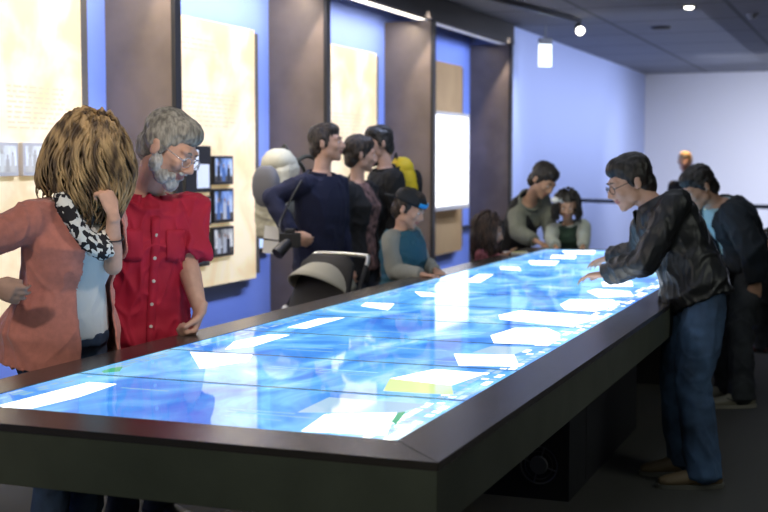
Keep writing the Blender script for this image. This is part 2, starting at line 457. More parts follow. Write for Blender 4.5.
# ---------------------------------------------------------------- ceiling fittings
t = thing('track_light', (-3.37, 13.5, ZC), 'black ceiling track with one lit spotlight at its end', 'track light')
a, b = Vector((-3.62, 11.8, ZC - 0.03)), Vector((-3.24, 14.5, ZC - 0.03))
bm = bmesh.new(); d = (b - a).normalized(); s = d.cross(Vector((0, 0, 1)))
obox(bm, (a + b) / 2, d, s, Vector((0, 0, 1)), (b - a).length / 2, 0.022, 0.02); obj('track', bm, M_fined, t)
dd = Vector((0.35, -0.85, -0.35)).normalized()
bm = bmesh.new(); c = b + Vector((0, 0, -0.09)); cyl(bm, b + Vector((0, 0, -.02)), c, 0.01); cyl(bm, c - dd * .10, c + dd * .05, 0.04, 0.055, 20)
sh = obj('spot_head', bm, M_fined, t)
bm = bmesh.new(); cyl(bm, c + dd * .051, c + dd * .056, 0.046, n=20)
M_lamp = mat('lamp_glow', (1, 1, 1), 0.4, emit=(1, 0.93, 0.82), es=12)
obj('lens', bm, M_lamp, sh)

t = thing('downlight', (-1.908, 13.7, ZC), 'small lit round downlight in the ceiling, right of centre', 'downlight')
bm = bmesh.new(); cyl(bm, (-1.908, 13.7, ZC - .012), (-1.908, 13.7, ZC), 0.075, n=24); obj('rim', bm, M_fined, t)
bm = bmesh.new(); ball(bm, (-1.908, 13.7, ZC - .012), (.05, .05, .022)); obj('lens', bm, M_lamp, t)
t = thing('smoke_detector', (-1.355, 14.7, ZC), 'small round smoke detector on the ceiling at the right', 'smoke detector')
bm = bmesh.new(); cyl(bm, (-1.355, 14.7, ZC - .03), (-1.355, 14.7, ZC), 0.06, 0.075, 24); obj('base', bm, mat('grey_plastic', (0.25, 0.26, 0.28), 0.5), t)
bm = bmesh.new(); cyl(bm, (-1.355, 14.7, ZC - .055), (-1.355, 14.7, ZC - .03), 0.035, 0.045, 24); obj('sensor_cap', bm, mat('grey_plastic', (0, 0, 0)), t)
t = thing('ceiling_speaker', (-2.518, 15.7, ZC), 'black round speaker disc on the grey ceiling', 'speaker')
bm = bmesh.new(); cyl(bm, (-2.518, 15.7, ZC - .03), (-2.518, 15.7, ZC), 0.11, 0.13, 28); obj('rim', bm, M_fined, t)
bm = bmesh.new(); cyl(bm, (-2.518, 15.7, ZC - .034), (-2.518, 15.7, ZC - .03), 0.09, n=28); obj('grille', bm, M_pf, t)
# bay downlights on the header line
for k in range(1, 5):
    y = FINS[k]
    lab = ['small lit round downlight before the first bronze fin', 'small lit round downlight before the second bronze fin', 'small lit round downlight before the third bronze fin', 'small lit round downlight before the last bronze fin'][k - 1]
    t = thing('recessed_downlight', (XF + .10, y - .2, ZC), lab, 'downlight', 'recessed downlights along the header')
    bm = bmesh.new()
    for i in range(20):
        a0, a1 = 2 * pi * i / 20, 2 * pi * (i + 1) / 20
        P = lambda a, r, z: (XF + .10 + cos(a) * r, y - .2 + sin(a) * r, z)
        quad(bm, [P(a0, .05, ZC - .002), P(a1, .05, ZC - .002), P(a1, .065, ZC - .006), P(a0, .065, ZC - .006)])
    obj('rim', bm, M_fined, t)
# exit sign
e = at(545, 55, 15.2)
t = thing('exit_sign', (e.x, e.y, ZC), 'small white lit exit sign hanging from the ceiling', 'sign')
ax = Vector((cos(0.25), sin(0.25) * 1, 0)); ax = dv(1, -0.25); ay = Vector((0, 0, 1)); az = ax.cross(ay)
bm = bmesh.new(); cyl(bm, (e.x, e.y, e.z + .14), (e.x, e.y, ZC), 0.012); obox(bm, (e.x, e.y, e.z + .16), ax, az, ay, .075, .035, .035); obj('mount', bm, mat('grey_plastic', (0, 0, 0)), t)
bm = bmesh.new(); obox(bm, e, ax, az, ay, .078, .02, .138); obj('light_box', bm, mat('exit_face', (0.9, 0.95, 0.95), 0.4, emit=(0.92, 1.0, 1.0), es=1.6), t, bevel=.006)
bm = bmesh.new(); o_ = e + az * 0.0215
if az.dot(CAM - e) < 0: o_ = e - az * 0.0215
def bx(u, v, w, h): quad(bm, [o_ + ax * (u - w) + ay * (v - h), o_ + ax * (u + w) + ay * (v - h), o_ + ax * (u + w) + ay * (v + h), o_ + ax * (u - w) + ay * (v + h)])
for u, v, w, h in ((-.012, .072, .009, .012), (-.012, .045, .010, .020), (-.024, .012, .005, .016), (.004, .010, .005, .018), (.018, .050, .014, .004), (-.030, .05, .008, .004), (0, -.06, .030, .006)):
    bx(u * 1.1, v * 1.1, w * 1.1, h * 1.1)
M_exg = mat('exit_green', (0.3, 0.6, 0.5), 0.5, emit=(0.55, 0.9, 0.8), es=1.0); obj('figure_symbol', bm, M_exg, t); bm = bmesh.new()
quad(bm, [o_ + ax * .028 + ay * -.035, o_ + ax * .052 + ay * -.06, o_ + ax * .028 + ay * -.085])
obj('arrow_symbol', bm, mat('exit_green', (0.3, 0.6, 0.5), 0.5, emit=(0.55, 0.9, 0.8), es=1.0), t)

# ---------------------------------------------------------------- the long touch table
TX0, TX1, TY0, TY1 = -2.52, -0.905, 2.665, 9.62
SX0, SX1, SY0, SY1 = -2.365, -1.07, 2.845, 9.50
ZT, ZB = 0.825, 0.665
M_top = mat('table_top_metal', (0.155, 0.13, 0.12), 0.27, 0.75, var=0.06, vs=6, stretch=(1, 1, 1), bump=0.03, bs=300)
M_side = mat('table_side_metal', (0.105, 0.115, 0.085), 0.55, 0.2, var=0.12, vs=5)
M_black = mat('black_plinth', (0.012, 0.012, 0.013), 0.6)
M_ped = mat('plinth_side', (0.035, 0.037, 0.040), 0.5, 0.3)
table = thing('touch_table', ((TX0 + TX1) / 2, (TY0 + TY1) / 2, 0), 'very long dark metal table with a glowing blue touch screen top', 'table')
def prism(bm, pts, z0, z1):
    lo = [bm.verts.new((x, y, z0)) for x, y in pts]; hi = [bm.verts.new((x, y, z1)) for x, y in pts]
    bm.faces.new(lo); bm.faces.new(hi); n = len(pts)
    for i in range(n): bm.faces.new((lo[i], lo[(i + 1) % n], hi[(i + 1) % n], hi[i]))
bm = bmesh.new(); g = 0.0012
def lerp(a, b, t): return a + (b - a) * t
def left_in(y): return TX0 if False else y
prism(bm, [(TX0 + g, TY0), (TX1 - g, TY0), (SX1 - g, SY0), (SX0 + g, SY0)], ZT - .02, ZT)
prism(bm, [(TX0 + g, TY1), (SX0 + g, SY1), (SX1 - g, SY1), (TX1 - g, TY1)], ZT - .02, ZT)
cuts = [TY0, 4.02, 5.85, 7.7, TY1]
for i in range(4):
    a, b = cuts[i] + g, cuts[i + 1] - g
    ai = SY0 + g * 2 if i == 0 else a; bi = SY1 - g * 2 if i == 3 else b
    prism(bm, [(TX0, a + (g if i == 0 else 0)), (SX0, ai), (SX0, bi), (TX0, b)], ZT - .02, ZT)
    prism(bm, [(TX1, a + (g if i == 0 else 0)), (TX1, b), (SX1, bi), (SX1, ai)], ZT - .02, ZT)
obj('top_frame', bm, M_top, table)
bm = bmesh.new(); box(bm, TX0 + .003, TX1 - .003, TY0 + .003, TY1 - .003, ZB, ZT - .021); obj('apron', bm, M_side, table, bevel=.002)
for i, (y0, y1) in enumerate(((5.44, 7.10), (8.55, 9.30))):
    bm = bmesh.new(); box(bm, -2.18, -1.24, y0, y1, 0, ZB)
    for f in bm.faces:
        f.material_index = 0 if f.normal.x > .5 else 1
    if i == 0: box(bm, -1.2405, -1.2385, 5.78, 5.79, 0.02, ZB, 1)
    pd = obj('plinth', bm, [M_ped, M_black], table)
    if i == 0:
        # round ventilation fan in the near face
        bm = bmesh.new(); c = Vector((-1.44, 5.44, 0.29))
        c = at(539, 465, 1); r_ = c - CAM; c = CAM + r_ * ((5.435 - CAM.y) / r_.y)
        for q in range(32):
            a0, a1 = 2 * pi * q / 32, 2 * pi * (q + 1) / 32
            for (ra, rb) in ((.078, .086), (.060, .064)):
                quad(bm, [(c.x + cos(a0) * ra, c.y, c.z + sin(a0) * ra), (c.x + cos(a1) * ra, c.y, c.z + sin(a1) * ra), (c.x + cos(a1) * rb, c.y - .004, c.z + sin(a1) * rb), (c.x + cos(a0) * rb, c.y - .004, c.z + sin(a0) * rb)])
        for q in range(4):
            a0 = pi / 4 + q * pi / 2 + .5; u = Vector((cos(a0), 0, sin(a0))); cyl(bm, c + u * .03, c + u * .085, .004, n=6)
        cyl(bm, c, c + Vector((0, -.012, 0)), .042, .038, 24)
        fan = obj('fan', bm, mat('fan_grey', (0.10, 0.10, 0.115), 0.5), pd)

# display panels: the picture is part of the panel's own surface
def screen_mat():
    m = bpy.data.materials.new('lit_display_blue'); m.use_nodes = True; nt = m.node_tree; b = nt.nodes['Principled BSDF']
    tc = nt.nodes.new('ShaderNodeTexCoord')
    n = nt.nodes.new('ShaderNodeTexNoise'); n.inputs['Scale'].default_value = 2.2; n.inputs['Detail'].default_value = 6; n.inputs['Distortion'].default_value = 1.2
    mp = nt.nodes.new('ShaderNodeMapping'); mp.inputs['Scale'].default_value = (1.3, 0.8, 1)
    nt.links.new(tc.outputs['Object'], mp.inputs[0]); nt.links.new(mp.outputs[0], n.inputs['Vector'])
    r = nt.nodes.new('ShaderNodeValToRGB'); e = r.color_ramp.elements
    e[0].position = 0.32; e[0].color = (0.045, 0.20, 0.74, 1)
    e[1].position = 0.66; e[1].color = (0.50, 0.80, 0.98, 1)
    q = e.new(0.42); q.color = (0.07, 0.30, 0.82, 1)
    q = e.new(0.51); q.color = (0.15, 0.48, 0.90, 1)
    q = e.new(0.57); q.color = (0.22, 0.60, 0.93, 1)
    nt.links.new(n.outputs['Fac'], r.inputs[0])
    b.inputs['Base Color'].default_value = (0.01, 0.01, 0.012, 1)
    nt.links.new(r.outputs[0], b.inputs['Emission Color']); b.inputs['Emission Strength'].default_value = 1.15
    b.inputs['Roughness'].default_value = 0.035; b.inputs['IOR'].default_value = 1.6
    return m
def flat_emit(name, c, s=1.0):
    return mat(name, (0.01, 0.01, 0.01), 0.035, emit=c, es=s)
MS = [screen_mat(), flat_emit('lit_display_white', (0.93, 0.98, 1.0), 2.4), flat_emit('lit_display_pale', (0.50, 0.75, 0.98), 0.9),
      flat_emit('lit_display_yellow', (0.78, 0.95, 0.42), 1.0), flat_emit('lit_display_green', (0.10, 0.55, 0.30), 0.9),
      flat_emit('lit_display_deep', (0.02, 0.12, 0.55), 0.6), flat_emit('lit_display_ice', (0.35, 0.70, 0.97), 0.8), mat('display_border_black', (0.004, 0.004, 0.005), .3)]
KI = dict(W=1, L=2, Y=3, G=4, D=5, I=6)
CARDS = [
('W', [(-2.255, 2.873), (-2.238, 3.275), (-2.14, 3.277), (-2.122, 3.05), (-2.145, 2.863), (-2.229, 2.839)]),
('G', [(-2.32, 3.462), (-2.32, 3.526), (-2.304, 3.565), (-2.258, 3.476), (-2.289, 3.433)]),
('W', [(-2.259, 3.925), (-2.024, 3.953), (-1.969, 3.807), (-2.048, 3.621)]),
('W', [(-2.237, 4.214), (-2.201, 4.435), (-2.12, 4.454), (-2.112, 4.125), (-2.172, 4.022)]),
('W', [(-2.226, 4.649), (-2.226, 4.967), (-2.136, 5.039), (-2.141, 4.649)]),
('W', [(-2.237, 5.468), (-2.271, 5.73), (-2.125, 5.825), (-2.06, 5.358)]),
('W', [(-2.225, 6.251), (-2.146, 6.343), (-2.0, 6.006), (-2.116, 5.961)]),
('W', [(-2.151, 6.795), (-2.211, 7.258), (-2.126, 7.327), (-2.049, 6.71)]),
('L', [(-1.326, 4.274), (-1.305, 4.452), (-1.159, 4.468), (-1.175, 4.282)]),
('W', [(-1.376, 4.222), (-1.175, 4.282), (-1.089, 4.037), (-1.281, 3.984)]),
('W', [(-1.39, 4.72), (-1.361, 4.969), (-1.24, 5.016), (-1.153, 4.873), (-1.113, 4.708), (-1.127, 4.562), (-1.32, 4.528)]),
('W', [(-1.403, 3.666), (-1.332, 3.888), (-1.151, 3.872), (-1.188, 3.617)]),
('Y', [(-1.346, 3.459), (-1.403, 3.666), (-1.186, 3.618), (-1.131, 3.472)]),
('L', [(-1.445, 3.077), (-1.454, 3.311), (-1.151, 3.31), (-1.189, 3.159)]),
('W', [(-1.365, 3.082), (-1.195, 3.175), (-1.12, 2.9), (-1.334, 2.864)]),
('G', [(-1.191, 3.173), (-1.176, 3.194), (-1.141, 3.025), (-1.166, 3.056)]),
('W', [(-1.543, 5.361), (-1.497, 5.563), (-1.285, 5.524), (-1.09, 5.483), (-1.164, 5.095), (-1.494, 5.214)]),
('W', [(-1.388, 5.864), (-1.394, 6.094), (-1.203, 6.168), (-1.125, 5.966), (-1.173, 5.648), (-1.316, 5.659)]),
('W', [(-1.398, 6.501), (-1.38, 6.64), (-1.191, 6.581), (-1.128, 6.345), (-1.281, 6.236)]),
('W', [(-1.427, 7.013), (-1.413, 7.095), (-1.282, 7.145), (-1.224, 6.85), (-1.374, 6.792)]),
('W', [(-2.187, 7.627), (-2.245, 8.015), (-2.121, 8.063), (-2.039, 7.577)]),
('W', [(-2.191, 8.329), (-2.19, 8.526), (-1.993, 8.406), (-1.943, 8.047), (-2.097, 8.038)]),
('W', [(-2.174, 8.921), (-2.001, 8.988), (-1.94, 8.623), (-2.113, 8.614)]),
('W', [(-2.206, 9.364), (-1.982, 9.519), (-1.908, 9.097), (-2.117, 9.08)]),
]
seam = [SY0 + (SY1 - SY0) * k / 12 for k in range(13)]
gx = 0.0022
for k in range(12):
    ya, yb = seam[k] + (gx if k else 0), seam[k + 1] - (gx if k < 11 else 0)
    bm = bmesh.new(); box(bm, SX0 + .001, SX1 - .001, ya, yb, ZT - .019, ZT - .002)
    z = ZT - .0018
    for y_ in ((ya, ya + .007), (yb - .007, yb)): quad(bm, [(SX0 + .001, y_[0], z + .0006), (SX1 - .001, y_[0], z + .0006), (SX1 - .001, y_[1], z + .0006), (SX0 + .001, y_[1], z + .0006)], 7)
    rnd = random.Random(k * 7 + 3)
    # band of small marks along both long edges
    for (xa, xb, n_) in ((SX0 + .012, SX0 + .085, 9), (SX1 - .095, SX1 - .012, 8)):
        quad(bm, [(xa - .006, ya + .004, z), (xb, ya + .004, z), (xb, yb - .004, z), (xa - .006, yb - .004, z)], 0 if xa < -2 else 0)
        for row in range(3):
            y = ya + .01
            x0 = xa + row * (xb - xa) / 3; x1 = x0 + (xb - xa) / 3 - .006
            while y < yb - .04:
                w = rnd.uniform(.015, .07)
                p_ = rnd.random()
                if p_ < .62:
                    quad(bm, [(x0, y, z + .0001), (x1, y, z + .0001), (x1, min(y + w, yb - .01), z + .0001), (x0, min(y + w, yb - .01), z + .0001)],
                         (1 if p_ < .38 else 2) if xa > -2 else (6 if p_ < .45 else 2))
                y += w + rnd.uniform(.006, .03)
    # thin text lines in the middle of the picture
    for _ in range(5):
        x = rnd.uniform(SX0 + .25, SX1 - .45); y = rnd.uniform(ya + .06, yb - .16); L_ = rnd.uniform(.1, .3)
        for r_ in range(rnd.choice((1, 1, 2, 3))):
            quad(bm, [(x, y + r_ * .03, z), (x + L_, y + r_ * .03, z), (x + L_, y + .012 + r_ * .03, z), (x, y + .012 + r_ * .03, z)], 6)
    for ci, (kd, pts) in enumerate(CARDS):
        cy = sum(p[1] for p in pts) / len(pts)
        if seam[k] <= cy < seam[k + 1]:
            quad(bm, [(min(max(x, SX0 + .004), SX1 - .004), min(max(y, ya + .002), yb - .002), z + .0002 + ci * .00001) for x, y in pts], KI[kd])
    obj('display_panel', bm, MS, table)

# ---------------------------------------------------------------- people: building blocks
def remeshed(bm, vox, smooth=3, factor=0.5):
    """join the overlapping volumes of bm into one continuous skin"""
    bmesh.ops.recalc_face_normals(bm, faces=bm.faces)
    me = bpy.data.meshes.new('tmp'); bm.to_mesh(me); bm.free()
    o = bpy.data.objects.new('tmp', me); COL.objects.link(o)
    m = o.modifiers.new('r', 'REMESH'); m.mode = 'VOXEL'; m.voxel_size = vox; m.adaptivity = 0
    s = o.modifiers.new('s', 'SMOOTH'); s.factor = factor; s.iterations = smooth
    dg = bpy.context.evaluated_depsgraph_get(); dg.update()
    me2 = bpy.data.meshes.new_from_object(o.evaluated_get(dg))
    bpy.data.objects.remove(o); bpy.data.meshes.remove(me)
    return me2

def mobj(name, me, mats, parent, disp=None, matfn=None):
    if not isinstance(mats, (list, tuple)): mats = [mats]
    me.materials.clear()
    for m in mats: me.materials.append(m)
    me.update()
    if disp:
        ns = [v.normal.copy() for v in me.vertices]
        for v, n in zip(me.vertices, ns): v.co += n * disp(v.co, n)
    if matfn:
        for p in me.polygons: p.material_index = matfn(p.center)
    org = world_loc(parent)
    for v in me.vertices: v.co -= org
    for p in me.polygons: p.use_smooth = True
    me.name = name
    o = bpy.data.objects.new(name, me); COL.objects.link(o); o.parent = parent
    return o

def folds(amp, fx=9.0, fz=4.0, seed=0, axis=None):
    off = Vector((seed * 3.1, seed * 1.7, seed * 2.3))
    def f(co, n):
        q = Vector((co.x * fx, co.y * fx, co.z * fz)) + off
        w = noise.noise_vector(q * 0.6) * 0.8
        a = noise.noise(q + w)
        b = noise.noise(Vector((co.x * 5, co.y * 5, co.z * 16)) + off + w)
        r = max(0.0, 1 - abs(a) * 3.2); c = noise.noise(Vector((co.x * fx * 1.9 + co.z * fz, co.y * fx * 1.9 - co.z * fz, co.z * fz * 1.6)) + off + w)
        r2 = max(0.0, 1 - abs(c) * 3.5)
        return amp * (r * r * 0.9 + r2 * r2 * .45 + b * 0.45 - .35)
    return f

def ik(a, b, l1, l2, hint):
    a, b = Vector(a), Vector(b); d = b - a; L = d.length
    L2 = min(L, (l1 + l2) * 0.995); u = d.normalized()
    x = (l1 * l1 - l2 * l2 + L2 * L2) / (2 * L2)
    h = sqrt(max(l1 * l1 - x * x, 0))
    p = Vector(hint); p = (p - u * p.dot(u)).normalized()
    return a + u * x + p * h

def hand(bm, w, d, n, side, curl=0.4, s=1.0, spread=0.10, k=1.0, fist=False):
    """w wrist, d towards the fingers, n the way the palm faces, side +1 right, -1 left"""
    w = Vector(w); d = Vector(d).normalized(); n = Vector(n); n = (n - d * n.dot(d)).normalized()
    t = d.cross(n) * side
    loft(bm, [(w - d * .03 * s, t * .026 * s, n * .020 * s), (w, t * .027 * s, n * .019 * s), (w + d * .03 * s, t * .036 * s, n * .017 * s),
              (w + d * .065 * s, t * .042 * s, n * .015 * s), (w + d * .092 * s, t * .040 * s, n * .012 * s)], 16)
    for i, (o, L) in enumerate(((.032, .072), (.011, .080), (-.011, .074), (-.031, .058))):
        a = (1.5 - i) * spread
        dd = (d * cos(a) + t * sin(a)).normalized()
        p = w + d * (.088 - abs(i - 1.2) * .004) * s + t * o * s
        c = curl if not isinstance(curl, (list, tuple)) else curl[i]
        r = [.0088, .0082, .0076, .0066][0:4]
        ang = 0.0; q = p; pts = [(q - dd * .015 * s, r[0] * s * k)]
        for j, f in enumerate((.45, .30, .25)):
            ang += c * (0.8 if j == 0 else 1.0)
            e = dd * cos(ang) + n * sin(ang)
            pts.append((q, r[j] * s * k)); q = q + e * L * f * s
        pts.append((q, r[3] * s * k))
        chain(bm, pts, 10)
    b = w + d * .028 * s + t * .026 * s
    d1 = (d * .72 + t * .62 + n * .30).normalized(); d2 = (d * .92 + t * .12 + n * (.35 + .3 * (1 if fist else 0))).normalized()
    chain(bm, [(b - d1 * .02 * s, .013 * s), (b + d1 * .028 * s, .0115 * s * k), (b + d1 * .028 * s + d2 * .030 * s, .0100 * s * k), (b + d1 * .028 * s + d2 * .052 * s, .0085 * s * k)], 10)

def head_frame(f, u):
    f = Vector(f).normalized(); u = Vector(u); u = (u - f * u.dot(f)).normalized()
    return Matrix((f.cross(u), f, u)).transposed()       # columns right, forward, up

def head_bm(bm, c, F, s, female=False, open_=False):
    P = lambda x, y, z: Vector(c) + F @ (Vector((x, y, z)) * s)
    B = lambda p, r: ball(bm, P(*p), tuple(q * s for q in r), F, 18)
    B((0, -.018, .035), (.074, .094, .084)); B((0, .028, -.005), (.062, .062, .090))
    B((0, .045, -.062), (.044 if not female else .040, .042, .042)); B((0, .068, -.088), (.022, .020, .020))
    for q in (-1, 1):
        B((q * .046, .018, -.055), (.018, .030, .028)); B((q * .036, .068, -.018), (.022, .020, .022))
        B((q * .077, -.008, -.004), (.010, .019, .031)); B((q * .081, -.012, .012), (.008, .016, .014)); B((q * .030, .072, .032), (.026, .016, .012))
        B((q * .0115, .098, -.028), (.010, .011, .008))
        B((q * .031, .0755, .008), (.017, .012, .010))
    chain(bm, [(P(0, .084, .020), .009 * s), (P(0, .098, .002), .0095 * s), (P(0, .110, -.020), .0115 * s)])
    B((0, .088, -.048), (.020, .010, .006)); B((0, .087, -.058), (.016, .011, .007)); B((0, .075, -.045), (.028, .02, .018))

def lips_fn(c, F, s):
    Fi = F.transposed()
    def fn(p):
        q = (Fi @ (p - Vector(c))) / s
        if abs(q.x) < .023 and .084 < q.y < .115 and -.064 < q.z < -.044: return 1
        return 0
    return fn

def ring(c, rx, ry, RX, RY, off=0.0):
    return (Vector(c) + RY * off, RX * rx, RY * ry)

M_skin = mat('skin_fair', (0.60, 0.36, 0.26), 0.5, var=0.06, vs=30)
M_skin2 = mat('skin_tan', (0.50, 0.29, 0.19), 0.5, var=0.06, vs=30)
M_lips = mat('lips', (0.45, 0.18, 0.15), 0.45)
M_eyew = mat('eye_white', (0.75, 0.73, 0.70), 0.2)
M_iris = mat('eye_iris', (0.03, 0.02, 0.015), 0.1)

TORSO_M = [(-.10, .150, .105, 0), (0, .168, .118, 0), (.18, .158, .112, .0), (.36, .150, .108, .01), (.58, .172, .122, .015), (.76, .180, .118, .01), (.88, .165, .098, 0), (.96, .105, .078, -.005), (1.02, .062, .062, 0)]
TORSO_F = [(-.10, .160, .110, 0), (0, .175, .120, -.01), (.18, .150, .105, .0), (.36, .128, .095, .005), (.55, .142, .110, .020), (.70, .155, .125, .025), (.86, .150, .092, .0), (.95, .095, .070, -.005), (1.02, .055, .055, 0)]

def human(label, pel, neck, tf, head, hf, hu=(0, 0, 1), armL=None, armR=None, s=1.0, hs=1.0, female=False, skin=None, vox=.009,
          top=None, bottom=None, shoes=None, feet=None, knees=None, hair=None, chest=None, cat='person', footf=None, fat=1.0, armk=1.0, eyes=True, group=None):
    """pel, neck: world points; tf: the way the chest faces; arms: dict(e=, w=, n=, d=, curl=)"""
    pel, neck, head = Vector(pel), Vector(neck), Vector(head)
    skin = skin or M_skin
    sp = neck - pel; L = sp.length; uz = sp.normalized()
    tf = Vector(tf); RY = (tf - uz * tf.dot(uz)).normalized(); RX = RY.cross(uz).normalized()
    FF = Vector((tf.x, tf.y, 0)).normalized(); FR = Vector((FF.y, -FF.x, 0))
    if footf: FF2 = Vector(footf).normalized(); FR2 = Vector((FF2.y, -FF2.x, 0))
    else: FF2, FR2 = FF, FR
    if feet is None:
        base = Vector((pel.x, pel.y, 0)) - FF * 0.02 * s
        feet = {1: base + FR2 * .11 * s, -1: base - FR2 * .11 * s}
    root = thing('person', ((feet[1].x + feet[-1].x) / 2, (feet[1].y + feet[-1].y) / 2, 0), label, cat, group)
    curve = (chest if chest is not None else Vector((0, 0, 0)))
    def spine(t): return pel + sp * t + curve * (4 * t * (1 - t) if 0 < t < 1 else 0)
    T = TORSO_F if female else TORSO_M
    def torso(bm, grow=0.0, t0=-9, t1=9, flare=None, pw=2.2):
        rs = []
        for t, a, b, o in T:
            if t0 <= t <= t1:
                fl = flare(t) if flare else 0
                rs.append(ring(spine(t), a * s * fat + grow + fl, b * s * fat + grow + fl, RX, RY, o * s))
        loft(bm, rs, 28, pw)
    sh = {q: neck - uz * .065 * s + RX * q * (.165 if female else .188) * s for q in (1, -1)}
    F = head_frame(hf, hu)
    # ---- body
    bm = bmesh.new()
    torso(bm, -.004)
    seg(bm, neck - uz * .03 * s, .056 * s, head + F @ (Vector((0, -.02, -.05)) * hs), .050 * (hs * .6 + s * .4) * (.9 if female else 1.05))
    head_bm(bm, head, F, hs, female)
    arms = {1: armR, -1: armL}; J = {}
    for q in (1, -1):
        a = arms[q]
        S0 = sh[q]
        if a is None:
            e = S0 + Vector((0, 0, -.27 * s)) + RX * q * .04 * s - RY * .02; w = e + Vector((0, 0, -.25 * s)) + RY * .06 * s
            a = dict(e=e, w=w, n=-RX * q)
        w = Vector(a['w'])
        e = Vector(a['e']) if 'e' in a else ik(S0, w, .285 * s, .26 * s, a.get('hint', Vector((0, 0, -1)) + RX * q * .4))
        d = Vector(a['d']) if 'd' in a else (w - e).normalized()
        J[q] = (S0, e, w)
        m = (0.9 if female else 1.0) * armk
        chain(bm, [(S0 - RX * q * .04 * s, .052 * s * m), (S0, .050 * s * m), (S0.lerp(e, .45), .045 * s * m), (e, .037 * s * m), (e.lerp(w, .3), .037 * s * m), (w, .024 * s * m)])
        hand(bm, w, d, a.get('n', -RY), q, a.get('curl', .45), (.98 if not female else .90) * s * a.get('hs', 1.0), k=max(1.0, a.get('k', 1.0)), fist=a.get('fist', False))
    LG = {}
    for q in (1, -1):
        h = pel - uz * .05 * s + RX * q * .092 * s
        an = feet[q] + Vector((0, 0, .085 * s))
        kn = (knees[q] if knees else ik(h, an, min(.44 * s, .508 * (h - an).length), min(.42 * s, .502 * (h - an).length), FF2))
        LG[q] = (h, kn, an)
        chain(bm, [(h, .078 * s), (h.lerp(kn, .5), .066 * s), (kn, .048 * s), (kn.lerp(an, .35), .048 * s), (an, .034 * s)])
        loft(bm, [(an - FF2 * .05 * s + Vector((0, 0, -.04 * s)), FR2 * .025 * s, Vector((0, 0, .03 * s))), (an - Vector((0, 0, .04 * s)), FR2 * .034 * s, Vector((0, 0, .04 * s))), (an + FF2 * .12 * s - Vector((0, 0, .055 * s)), FR2 * .038 * s, Vector((0, 0, .022 * s))), (an + FF2 * .16 * s - Vector((0, 0, .06 * s)), FR2 * .025 * s, Vector((0, 0, .015 * s)))], 14)
    body = mobj('body', remeshed(bm, vox, 2), [skin, M_lips], root, matfn=lips_fn(head, F, hs))
    if eyes:
        for q in (1, -1):
            bm = bmesh.new(); c = head + F @ (Vector((q * .031, .083, .008)) * hs); ball(bm, c, (.0105 * hs, .0062 * hs, .0052 * hs), F, 12)
            ball(bm, c + F @ (Vector((0, .0045, -.0012)) * hs), (.0042 * hs, .0025 * hs, .0038 * hs), F, 10, 1)
            obj('eye', bm, [M_eyew, M_iris], root, smooth=True)
            bm = bmesh.new(); tube(bm, [head + F @ (Vector((q * x, y, z)) * hs) for x, y, z in ((.014, .089, .031), (.028, .090, .036), (.046, .080, .032))], [.0028 * hs, .0034 * hs, .0015 * hs], 6)
            obj('eyebrow', bm, hair['mat'] if hair else M_iris, root, smooth=True)
    ctx = dict(root=root, spine=spine, RX=RX, RY=RY, uz=uz, s=s, hs=hs, neck=neck, pel=pel, head=head, F=F, J=J, LG=LG, torso=torso, vox=vox, L=L, FF=FF2, FR=FR2, sh=sh, female=female)
    # ---- trousers
    if bottom:
        bm = bmesh.new()
        torso(bm, bottom.get('grow', .010), t1=bottom.get('t1', .19))
        ball(bm, pel - uz * .06 * s, (.15 * s, .11 * s, .10 * s), Matrix((RX, RY, uz)).transposed())
        lo = bottom.get('r', 1.0)
        for q in (1, -1):
            h, kn, an = LG[q]
            chain(bm, [(h, .094 * s), (h.lerp(kn, .5), .084 * s * lo), (kn, .068 * s * lo), (kn.lerp(an, .5), .066 * s * lo)])
            e_ = an - Vector((0, 0, .035 * s))
            seg(bm, kn.lerp(an, .5), .066 * s * lo, an, .064 * s * lo)
            cyl(bm, an, e_, .064 * s * lo, .070 * s * lo, 18)
        mobj('trousers', remeshed(bm, max(vox, .008), 3), bottom['mat'], root, folds(bottom.get('fold', .008), 7, 5, 3))
    # ---- shoes
    if shoes:
        for q in (1, -1):
            h, kn, an = LG[q]; g = Vector((0, 0, 1)); b = Vector((an.x, an.y, 0))
            bm = bmesh.new()
            loft(bm, [(b - FF2 * .085 * s + g * .045 * s, FR2 * .022 * s, g * .035 * s), (b - FF2 * .06 * s + g * .05 * s, FR2 * .038 * s, g * .048 * s), (b + g * .055 * s, FR2 * .043 * s, g * .055 * s),
                      (b + FF2 * .06 * s + g * .045 * s, FR2 * .045 * s, g * .042 * s), (b + FF2 * .13 * s + g * .035 * s, FR2 * .050 * s, g * .030 * s), (b + FF2 * .18 * s + g * .03 * s, FR2 * .042 * s, g * .024 * s), (b + FF2 * .205 * s + g * .028 * s, FR2 * .02 * s, g * .015 * s)], 18)
            cyl(bm, b + g * .06 * s - FF2 * .01, b + g * .105 * s - FF2 * .015, .045 * s, .043 * s, 18)
            so = mobj('shoe', remeshed(bm, .007, 2), shoes['mat'], root)
            bm = bmesh.new()
            loft(bm, [(b - FF2 * .09 * s + g * z, FR2 * .03 * s, FF2 * .001) for z in ()] or [(b + g * .001 + FF2 * .06 * s, FR2 * .052 * s, FF2 * .155 * s), (b + g * .02 * s + FF2 * .06 * s, FR2 * .053 * s, FF2 * .156 * s)], 26, 2.6)
            obj('sole', bm, shoes['sole'], so)
            if shoes.get('mark') and q == shoes.get('markside', 1):
                # curved tick mark on the outer side of the shoe
                u = FR2 * q
                pts = [b + u * .051 * s + FF2 * x * s + g * z * s for x, z in ((-.045, .062), (-.01, .040), (.03, .040), (.075, .052), (.11, .068))]
                bm = bmesh.new(); tube(bm, smoothpath(pts, 4), [.003 + .006 * max(0, 1 - abs(i / 16 - .35) * 2.0) for i in range(17)], 6)
                obj('side_mark', bm, shoes['mark'], so, smooth=True)
